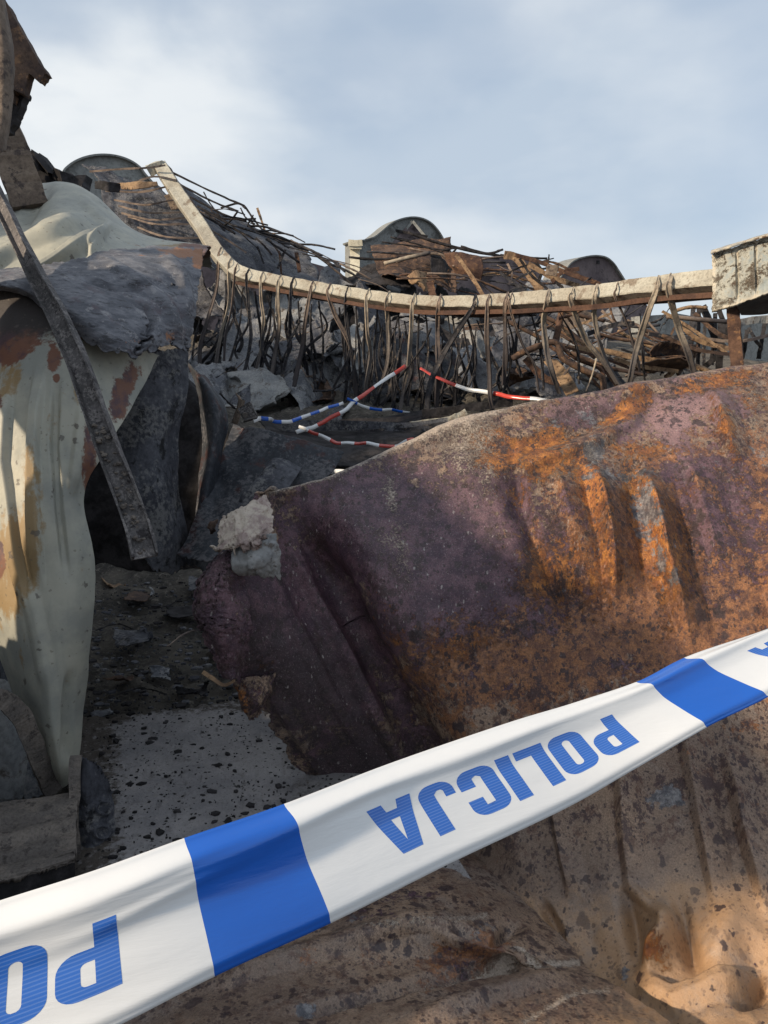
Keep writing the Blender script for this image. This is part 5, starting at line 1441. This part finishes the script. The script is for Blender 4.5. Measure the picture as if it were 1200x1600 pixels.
RT = [([(805,398),(850,412),(900,432),(940,446)],.08,'rust_brown'),([(825,412),(860,432),(905,448)],.10,'tan_wood'),([(838,410),(846,424),(842,438)],.06,'char'),([(790,430),(812,418),(850,410)],.04,'char'),([(800,440),(830,425),(860,418)],.04,'strap_dark'),
      ([(780,425),(800,440),(822,456)],.05,'strap_dark'),([(812,404),(830,430),(860,455)],.05,'char'),([(850,408),(870,412),(905,430)],.05,'brown'),([(862,440),(880,425),(905,420)],.08,'rust_brown'),([(842,420),(880,450)],.05,'char'),([(793,412),(800,428),(795,445)],.04,'strap_brown'),([(870,415),(866,432),(876,442)],.04,'strap_brown'),
      ([(900,430),(930,440),(945,448)],.06,'rust_brown'),([(858,398),(855,425)],.03,'char')]
for i, (p, w, m_) in enumerate(RT):
    rod(8.4, p, w, m_, 'brown or black truss member in the tangle right of the bent orange plank', 'truss member', 'truss tangle under the right gable', seed=i + 80, flat=w * .6, name='truss_member')
bs('tan_box_scrap', [[(856,412,8.2),(864,413,8.2),(874,415,8.2)],[(852,428,8.2),(862,430,8.2),(870,432,8.2)]], 'small tan box shaped scrap in the truss tangle', 'post_tan', crump=.02, seed=31, nu=16, nv=12)

# tangle below the beam, right
RB = [([(880,480),(874,505),(868,535)],.11,'rust_brown',6.6),([(800,560),(830,545),(868,535),(880,560),(915,580),(940,590),(944,612)],.10,'brown',6.4),([(868,535),(900,560),(938,576),(944,600)],.07,'rust_brown',6.6),
      ([(895,545),(940,548),(990,558),(1040,566),(1092,575)],.09,'tan_wood',6.8),([(930,520),(970,530),(1010,535),(1060,545)],.06,'brown',7.2),([(1005,520),(1040,535),(1075,548)],.10,'rust_brown',7.3),([(1000,540),(1030,560),(1070,572)],.05,'brown',7.2),
      ([(960,560),(1000,572),(1060,580)],.06,'tan_wood',6.6),([(1010,500),(1045,540),(1070,575)],.04,'strap_brown',7.4),([(940,485),(975,520),(1005,560)],.04,'strap_brown',7.4),([(900,500),(950,520),(1000,530)],.03,'strap_brown',7.4),
      ([(870,600),(900,560),(920,530)],.03,'strap_brown',6.8),([(932,560),(924,590),(916,612)],.025,'strap_pale',6.0),([(1030,560),(1050,520),(1062,500)],.04,'brown',7.6),([(985,600),(1005,560),(1000,520)],.04,'strap_brown',7.0),
      ([(820,560),(850,590),(880,600)],.12,'rust_brown',7.2),([(790,500),(850,530),(900,545)],.08,'brown',7.6),([(880,520),(920,528),(1000,520)],.04,'strap_dark',7.6),([(850,500),(880,520),(930,560)],.06,'brown',7.5),([(770,540),(800,520),(850,515)],.03,'strap_dark',7.6),
      ([(1040,590),(1070,570),(1110,580)],.09,'tan_wood',6.8),([(1010,580),(1040,550),(1090,540)],.05,'rust_brown',7.2),([(950,470),(960,500),(985,530)],.04,'brown',7.5),([(980,500),(1020,520),(1080,560)],.04,'strap_brown',7.6)]
for i, (p, w, m_, d) in enumerate(RB):
    if i == 1:
        rod(d, p, w, m_, 'thick dark rusty pipe bent into a hook under the beam at right', 'pipe', seed=120, name='bent_pipe', n=30)
    elif i == 3:
        rod(d, p, w, m_, 'long yellow brown timber lying behind the straps at right', 'timber', seed=121, flat=.07, name='scorched_timber')
    else:
        rod(d, p, w, m_, 'burnt brown member in the tangle between the beam and the rusty sheet at right', 'metal member', 'brown tangle below the beam at right', seed=i + 120, flat=w * .6 if i % 2 else None, name='burnt_member')
bs('tan_plank_scrap', [[(848,565,6.9),(868,560,6.9)],[(868,590,6.8),(890,585,6.8)],[(885,620,6.7),(905,612,6.7)]], 'orange tan plank scrap leaning under the thick bent pipe', 'tan_wood', 'plank', .03, 41, 14, 24)
bs('peach_sheet', [[(872,478,8.4),(900,480,8.4),(925,490,8.4)],[(868,500,8.4),(900,505,8.4),(920,520,8.4)],[(875,530,8.3),(900,535,8.3),(925,545,8.3)]], 'peach coloured scorched sheet behind the hooked pipe', 'post_tan', crump=.1, seed=42, nu=30, nv=30)

for i in range(60):
    right = i < 38
    x = r0.uniform(790, 1090) if right else r0.uniform(560, 800)
    y = r0.uniform(478, 560 if x > 950 else 590) if right else r0.uniform(412, 445)
    a = r0.uniform(-.7, 1.0) if right else r0.uniform(-.12, .5); L = r0.uniform(50, 130)
    if right and y + L * math.sin(a) < 470: a = abs(a)
    p = [(x, y), (x + L * .5 * math.cos(a) + r0.uniform(-6, 6), y + L * .5 * math.sin(a) + r0.uniform(-8, 8)), (x + L * math.cos(a), y + L * math.sin(a))]
    mt = ['brown', 'rust_brown', 'strap_brown', 'tan_wood', 'strap_dark'][r0.randint(5)]
    if right:
        rod(r0.uniform(6.2, 8.0), p, r0.uniform(.025, .075), mt, 'thin burnt bar in the brown tangle below the beam at right', 'bar', 'thin bars of the brown tangle at right', seed=i + 1300, flat=.02 if i % 2 else None, name='burnt_bar')
    else:
        rod(r0.uniform(9.6, 10.4), p, r0.uniform(.02, .06), mt, 'thin burnt bar on the heap above the middle of the beam', 'bar', 'thin bars on the heap above the beam', seed=i + 1300, name='burnt_bar')
# crumpled sheets filling the hall behind the straps
names = {'grey_sheet': 'grey', 'char_grey': 'dark grey', 'dark_sheet': 'blue black', 'pale_sheet': 'pale grey', 'char': 'black', 'brown': 'brown', 'post_tan': 'tan', 'rust_brown': 'rusty'}
def crumpled(cx, cy, w, h, d, ang, mat, seed, label, group):
    r = np.random.RandomState(seed)
    ca, sa = math.cos(math.radians(ang)), math.sin(math.radians(ang))
    rows = []
    for j in range(4):
        row = []
        for i in range(4):
            u = (i / 3 - .5) * w * (1 + r.uniform(-.22, .22)); v = (j / 3 - .5) * h * (1 + r.uniform(-.22, .22))
            x = cx + u * ca - v * sa; y = cy + u * sa + v * ca
            row.append((x, y, d + (cy - y) * 0.012 + r.uniform(-.10, .10)))
        rows.append(row)
    bs('crumpled_sheet', rows, label, mat, 'metal sheet', crump=0.26 * max(w, h) / 60 * 0.8, seed=seed, nu=44, nv=44, tear=(.12, .12, .12, .12), group=group)
hb = ['grey_sheet', 'char_grey', 'dark_sheet', 'char_grey', 'grey_sheet', 'pale_sheet', 'char']
rr = np.random.RandomState(11)
k = 0
for row, (y0, d0) in enumerate([(478, 10.6), (510, 10.1), (545, 9.6), (580, 9.1), (615, 8.6), (648, 8.1), (680, 7.6)]):
    for x in range(320, 900, 62):
        if y0 > 690 - (x - 600) * .3 and x > 640: continue
        mt = hb[rr.randint(len(hb))]
        if x > 700 and rr.rand() < .35: mt = 'brown'
        k += 1
        crumpled(x + rr.uniform(-20, 20), y0 + rr.uniform(-8, 8), rr.uniform(60, 120), rr.uniform(40, 80), d0 + rr.uniform(-.2, .2), rr.uniform(-60, 60), mt, 500 + k,
                 names[mt] + ' crumpled metal sheet in the heap behind the hanging straps', names[mt] + ' sheets heaped behind the straps')
for i, (cx, cy, w, h, d, an, mt, lb) in enumerate([(385,545,70,80,8.9,10,'grey_sheet','rounded grey sheet behind the third and fourth straps'),(400,610,80,50,8.4,10,'pale_sheet','pale curved sheet low behind the left straps'),(350,600,60,60,8.0,50,'grey_sheet','grey folded sheet left of the pale curved one, near the leaning bracket'),
        (548,530,50,60,8.8,40,'grey_sheet','light grey bent sheet behind the ninth strap'),(500,560,60,90,8.9,-40,'char_grey','long dark grey sheet slanting behind the eighth strap'),(560,545,40,60,8.6,20,'pale_sheet','small pale sheet catching light behind the tenth strap'),
        (495,610,60,30,8.2,25,'brown','tan brown folded sheet low behind the straps'),(740,560,60,70,8.4,-30,'grey_sheet','grey sheet with dark dents right of the wide kinked strap'),(660,530,50,70,8.8,15,'grey_sheet','tall grey sheet between the thirteenth and fourteenth straps'),(800,540,70,60,8.2,5,'char_grey','dark grey sheet behind the square ended strap'),
        (920,560,80,50,7.8,10,'grey_sheet','grey sheet behind the hooked pipe'),(960,600,90,40,7.2,-5,'char_grey','dark sheet low behind the right hand straps'),(1040,600,90,40,7.0,0,'brown','brown sheet low at right behind the rusty sheet'),(870,590,70,50,7.6,0,'char_grey','dark grey sheet right of the tan plank scrap')]):
    crumpled(cx, cy, w, h, d, an, mt, 700 + i, lb, None)
# ground litter of long charred boards near the red white tape
for i, (p, w, m_) in enumerate([([(440,668),(520,664),(640,668),(700,660)],.16,'char_grey'),([(470,690),(560,700),(650,690)],.22,'strap_dark'),([(430,676),(470,672),(480,690)],.14,'strap_brown'),([(520,660),(600,656),(690,652)],.08,'strap_brown'),([(560,676),(640,672),(720,660)],.10,'strap_dark'),
        ([(640,664),(700,656),(728,644)],.10,'beam_pale'),([(610,690),(660,674),(700,668)],.05,'strap_pale'),([(450,700),(480,712),(500,722)],.10,'tan_wood'),([(400,690),(440,694),(470,706)],.08,'strap_dark'),([(600,710),(650,690),(700,675)],.10,'char'),([(660,646),(740,636),(800,628)],.12,'char'),([(690,650),(760,632),(820,612)],.06,'strap_dark')]):
    rod(6.4 + .1 * (i % 4), p, w, m_, 'charred board lying in the litter around the striped tapes in the middle distance', 'board', 'charred boards among the striped tapes', flat=.03, seed=i + 200, name='charred_board', jit=.02)
bs('charred_litter_sheet', [[(400,660,6.6),(520,665,6.8),(660,665,6.9)],[(430,700,6.0),(540,700,6.2),(660,690,6.3)],[(480,730,5.4),(560,735,5.6),(640,725,5.7)]], 'black sheet lying flat beneath the red and white tapes', 'char', crump=.15, seed=44)

# tangle of thin black wires across the hall
for i in range(46):
    x = rr.uniform(310, 1050); y = rr.uniform(500, 590 if x > 800 else 650); a = rr.uniform(-1.3, 1.3); L = rr.uniform(40, 110)
    d = rr.uniform(6.8, 8.6)
    p = [(x, y), (x + L * .5 * math.cos(a) + rr.uniform(-8, 8), y + L * .5 * math.sin(a) + rr.uniform(-8, 8)), (x + L * math.cos(a), y + L * math.sin(a))]
    rod(d, p, rr.uniform(.012, .04), ['char', 'strap_dark', 'strap_brown'][rr.randint(3)], 'thin burnt wire in the tangle behind the hanging straps', 'wire', 'thin wires behind the straps', seed=i + 900, name='burnt_wire', jit=.03)

# bracket on a stub pole
bk = empty('bracket_post', V(368, 662, 4.2), 'small dark box bracket on a leaning stub pole at the thin tape end', 'bracket')
sweep('pole', circ(.018, 8), pathp([(366,662,4.2),(374,640,4.2),(378,625,4.2)], 8), M['post_tan'], bk, jitter=.002)
sweep('bracket_box', rect(.075, .05), pathp([(382,634,4.1),(388,645,4.1),(392,656,4.1)], 6), M['channel'], bk, jitter=.002)
sweep('bolt', circ(.014, 8), pathp([(383,648,4.06),(383.5,649,4.0)], 3), M['ashy'], bk)

# thin striped tapes in the distance
def far_tape(pts, w, period, mats, label, seed):
    path = pathp(pts, 90)
    n = len(path)
    tq = np.linspace(0, 1, n)
    path[:, 2] += -0.05 * np.sin(math.pi * tq) + 0.03 * fbm(tq * 5, tq * 0, 2, seed + 60)
    path[:, 0] += 0.03 * fbm(tq * 7, tq * 0 + 2, 2, seed + 61)
    seg = np.concatenate([[0], np.cumsum(np.linalg.norm(np.diff(path, axis=0), axis=1))])
    L = seg[-1]
    # resample with an edge at every colour change
    ss = sorted(set(np.round(np.concatenate([np.linspace(0, L, 60), np.arange(0, L, period / 2)]), 4)))
    ss = np.array([s for s in ss if s <= L])
    q = np.stack([np.interp(ss, seg, path[:, i]) for i in range(3)], 1)
    tg = np.gradient(q, axis=0); tg /= np.linalg.norm(tg, axis=1, keepdims=True) + 1e-9
    f = np.array([0, 0, H]) - q; f /= np.linalg.norm(f, axis=1, keepdims=True)
    w = w * 0.45
    sd = np.cross(tg, f); sd /= np.linalg.norm(sd, axis=1, keepdims=True)
    tw = 1.3 * fbm(ss * 1.5, ss * 0, 2, seed)
    sd = sd * np.cos(tw)[:, None] + f * np.sin(tw)[:, None]
    vs = np.concatenate([q + sd * w / 2, q, q - sd * w / 2]); m = len(ss)
    F, mi = [], []
    for i in range(m - 1):
        for a in (0, m):
            F.append((a + i, a + i + 1, a + m + i + 1, a + m + i))
            mi.append(int((ss[i] + 1e-4) / (period / 2)) % 2)
    o = link_mesh('barrier_tape', vs, F, [M[mats[0]], M[mats[1]]], mi=mi)
    md = o.modifiers.new('t', 'SOLIDIFY'); md.thickness = 0.002
    tag(o, label, 'tape')
far_tape([(390,657,4.1),(440,646,4.9),(490,636,5.6),(540,626,6.2)], .055, .42, ('tape_white', 'tape_blue'), 'thin blue and white tape stretched from the small bracket to the middle straps', 1)
far_tape([(540,624,6.2),(590,630,6.5),(640,636,6.8),(715,652,7.0),(770,662,7.1)], .055, .3, ('tape_blue', 'tape_white'), 'blue and white tape running right behind the straps, lower than the red one', 2)
far_tape([(468,672,5.6),(500,654,5.9),(545,624,6.2),(590,598,6.6),(634,574,6.9)], .075, .62, ('tape_white', 'tape_red'), 'red and white tape rising steeply to the right through the straps', 3)
far_tape([(654,577,6.9),(700,590,6.8),(760,604,6.6),(810,615,6.4),(870,628,6.2)], .075, .75, ('tape_red', 'tape_white'), 'red and white tape descending to the right behind the wide kinked strap', 4)
far_tape([(470,671,5.5),(520,678,5.2),(580,684,4.9),(640,692,4.6)], .055, .26, ('tape_white', 'tape_red'), 'red and white tape lying almost level just above the rusty sheet edge', 5)
far_tape([(470,700,4.7),(500,712,4.3),(530,720,4.0),(575,730,3.7)], .06, .8, ('tape_white', 'tape_white'), 'short white end of tape behind the crest of the rusty sheet', 6)

# ================================================================== POLICE TAPE
TT = [(-150,1464),(0,1412),(150,1363),(290,1312),(448,1257),(620,1190),(800,1128),(900,1097),(1000,1062),(1080,1021),(1200,978),(1340,925),(1560,840),(1800,745)]
TB = [(-190,1750),(-15,1676),(168,1602),(332,1520),(512,1440),(706,1345),(880,1262),(985,1203),(1097,1140),(1200,1090),(1330,1010),(1470,945),(1680,850),(1900,755)]
TD = [.40,.415,.43,.452,.487,.535,.585,.615,.645,.68,.73,.79,.88,.98]
def police_tape():
    n = len(TT); ns = 640; nv = 40
    A = P([p[0] for p in TT], [p[1] for p in TT], TD)
    Bq = P([p[0] for p in TB], [p[1] for p in TB], np.array(TD) * .985)
    cen = smooth_path((A + Bq) / 2, 3000)
    cl = np.concatenate([[0], np.cumsum(np.linalg.norm(np.diff(cen, axis=0), axis=1))])
    tpar = np.linspace(0, n - 1, 3000)
    U = lambda t: np.interp(t, tpar, cl)          # station parameter -> metres along the tape
    def surf(u, v, off=0.0):
        t = np.interp(u, cl, tpar)
        Wt = crw(n, np.clip(t, 0, n - 1))
        a = Wt @ A; b = Wt @ Bq
        p = a + (b - a) * v[:, None]
        ta = np.interp(np.clip(t + .02, 0, n - 1), tpar, np.arange(3000)).astype(int)
        tb = np.interp(np.clip(t - .02, 0, n - 1), tpar, np.arange(3000)).astype(int)
        tg = cen[ta] - cen[tb]; tg /= np.linalg.norm(tg, axis=1, keepdims=True)
        nn = np.cross(tg, b - a); nn /= np.linalg.norm(nn, axis=1, keepdims=True)
        sgn = np.sign(((np.array([0, 0, H]) - p) * nn).sum(1, keepdims=True))
        nn = nn * sgn
        vc = 0.42 + 0.05 * np.sin(u * 9)
        h = 0.016 * np.sqrt((v - vc) ** 2 + .003) - 0.012 * (1 - sst(0, .16, v)) - 0.004 * sst(.9, 1.0, v)
        h = h + 0.0016 * fbm(u * 6 + v * 1.0, v * 2.2 - u * 3, 2, 5)
        h = h + 0.0022 * np.exp(-((v - .30 + .9 * (u - U(3.0))) / .045) ** 2) * np.exp(-((u - U(2.9)) / .06) ** 2)
        h = h + 0.0022 * np.exp(-((v - .20 + .5 * (u - U(3.6))) / .04) ** 2) * np.exp(-((u - U(3.7)) / .09) ** 2)
        h = h + 0.0015 * np.exp(-((v - .14 - .04 * np.sin(u * 22)) / .05) ** 2)
        return p + nn * (h + off)[:, None]
    root_label = 'white police tape with blue blocks and upside-down blue lettering across the foreground'
    b0, b1 = U(3), U(4); c0, c1 = U(8), U(9)
    per = c0 - b0; bw = b1 - b0
    edges = []
    k = -2
    while b0 + k * per < cl[-1] + per:
        edges += [b0 + k * per, b0 + k * per + bw]; k += 1
    c_w = c1 - c0
    us = np.unique(np.round(np.concatenate([np.linspace(0, cl[-1], ns), [e for e in edges if 0 < e < cl[-1]]]), 6))
    keep = [us[0]]
    es = set(np.round(edges, 6))
    for q in us[1:]:
        if q - keep[-1] < 2e-4 and q not in es: continue
        keep.append(q)
    us = np.array(keep); vv = np.linspace(0, 1, nv)
    UU, VV = np.meshgrid(us, vv)
    X = surf(UU.ravel(), VV.ravel())
    m = len(us)
    idx = np.arange(m * nv).reshape(nv, m)
    F = np.stack([idx[:-1, :-1], idx[:-1, 1:], idx[1:, 1:], idx[1:, :-1]], -1).reshape(-1, 4)
    um = np.tile((us[:-1] + us[1:]) / 2, nv - 1)
    mi = ((um - b0) % per < bw).astype(int)
    o = link_mesh('police_tape', X, F, [M['tape_white'], M['tape_blue']], mi=mi, uv=np.stack([UU.ravel(), VV.ravel()], -1))
    md = o.modifiers.new('t', 'SOLIDIFY'); md.thickness = 0.0004; md.offset = -1
    tag(o, root_label, 'police tape')

    # letters, drawn upright in a w x h box and turned upside down on the tape
    w, h, t = 0.031, 0.0, 0.0105
    w = per * 0.0735; t = w * 0.385
    hh = 1.0                                    # height in units of letter height
    def rr_(x0, y0, x1, y1, rx, ry, n_=6, c=(1, 1, 1, 1)):
        out = []
        for q, (cx, cy, a0) in enumerate(((x1 - rx, y1 - ry, 0), (x0 + rx, y1 - ry, 90), (x0 + rx, y0 + ry, 180), (x1 - rx, y0 + ry, 270))):
            if c[q]:
                for i in range(n_ + 1):
                    a = math.radians(a0 + 90 * i / n_)
                    out.append((cx + rx * math.cos(a), cy + ry * math.sin(a)))
            else:
                out.append(((x1 if q in (0, 3) else x0), (y1 if q in (0, 1) else y0)))
        return out
    rx, ry = w * .34, .22
    th = .19
    G_ = {
     'P': (w, [[(0,0),(t,0),(t,.36)] + [(w - rx + rx * math.sin(a), .36 + ry - ry * math.cos(a)) for a in np.linspace(0, math.pi/2, 7)] + [(w - rx + rx * math.cos(a), 1 - ry + ry * math.sin(a)) for a in np.linspace(0, math.pi/2, 7)] + [(0,1)],
               rr_(t, .53, w - t, .84, w * .10, .06, 4, (1, 0, 0, 1))]),
     'O': (w, [rr_(0, 0, w, 1, rx, ry), rr_(t, .17, w - t, .83, w * .12, .07, 4)]),
     'L': (w * .82, [[(0,0),(w*.82,0),(w*.82,.20),(t,.20),(t,1),(0,1)]]),
     'I': (t * 1.02, [[(0,0),(t*1.02,0),(t*1.02,1),(0,1)]]),
     'C': (w, [[(w,.62),(w,1-ry)] + [(w - rx + rx * math.cos(a), 1 - ry + ry * math.sin(a)) for a in np.linspace(0.2, math.pi/2, 6)] + [(rx - rx * math.sin(a), 1 - ry + ry * math.cos(a)) for a in np.linspace(0, math.pi/2, 7)]
               + [(rx - rx * math.cos(a), ry - ry * math.sin(a)) for a in np.linspace(0, math.pi/2, 7)] + [(w - rx + rx * math.sin(a), ry - ry * math.cos(a)) for a in np.linspace(0, math.pi/2, 7)] + [(w,.38),(w-t,.38),(w-t,.20),(w-t*1.3,.16),(t*1.3,.16),(t,.21),(t,.79),(t*1.3,.84),(w-t*1.3,.84),(w-t,.80),(w-t,.62)]]),
     'J': (w * .88, [[(w*.88,1),(w*.88-t,1),(w*.88-t,.22),(w*.88-t*1.25,.16),(t*.8,.16),(t*.66,.2),(t*.66,.34),(-.0,.34),(0,ry)] + [(rx - rx * math.cos(a), ry - ry * math.sin(a)) for a in np.linspace(0.2, math.pi/2, 6)] + [(w*.88 - rx + rx * math.sin(a), ry - ry * math.cos(a)) for a in np.linspace(0, math.pi/2, 7)]]),
     'A': (w * 1.08, [[(0,0),(t*.92,0),(t*1.06,.17),(w*1.08-t*1.06,.17),(w*1.08-t*.92,0),(w*1.08,0),(w*.54+t*.62,1),(w*.54-t*.62,1)], [(t*1.12,.34),(w*1.08-t*1.12,.34),(w*.54,.80)]]),
    }
    v0, v1 = 0.30, 0.75
    gap = w * 0.12
    word = 'POLICJA'
    total = sum(G_[c][0] for c in word) + gap * 6
    sf = (U(7.27) - U(4.57)) / total
    for kk in (-1, 0, 1):
        start = (U(2.17), U(7.27), U(7.27) + per)[kk + 1]
        x = 0.0
        for c in word:
            adv, loops = G_[c]
            bm = bmesh.new()
            es_ = []
            for lp in loops:
                # drop duplicate points
                q = []
                for p_ in lp:
                    if not q or (abs(p_[0] - q[-1][0]) > 1e-6 or abs(p_[1] - q[-1][1]) > 1e-6): q.append(p_)
                if abs(q[0][0] - q[-1][0]) < 1e-6 and abs(q[0][1] - q[-1][1]) < 1e-6: q.pop()
                vs = [bm.verts.new((a, b, 0)) for a, b in q]
                es_ += [bm.edges.new((vs[i], vs[(i + 1) % len(vs)])) for i in range(len(vs))]
            bmesh.ops.triangle_fill(bm, use_beauty=True, use_dissolve=False, edges=es_)
            for i in range(1, 14):
                bmesh.ops.bisect_plane(bm, geom=bm.verts[:] + bm.edges[:] + bm.faces[:], plane_co=(adv * i / 14, 0, 0), plane_no=(1, 0, 0))
            for i in range(1, 22):
                bmesh.ops.bisect_plane(bm, geom=bm.verts[:] + bm.edges[:] + bm.faces[:], plane_co=(0, i / 22, 0), plane_no=(0, 1, 0))
            bm.verts.index_update()
            co = np.array([v_.co[:] for v_ in bm.verts])
            fc = [tuple(q.index for q in f.verts) for f in bm.faces]
            bm.free()
            u = start - (x + co[:, 0]) * sf; v = v0 + (v1 - v0) * co[:, 1]
            if u.min() > 0.002 and u.max() < cl[-1] - .002:
                Xl = surf(u, v, 0.0005)
                link_mesh('letter', Xl, fc, M['tape_ink'], o, uv=np.stack([u, v], -1))
            x += adv + gap
    print('tape per', per, 'bw', bw, 'total', total, 'Pend', U(7.93) - c0)
police_tape()
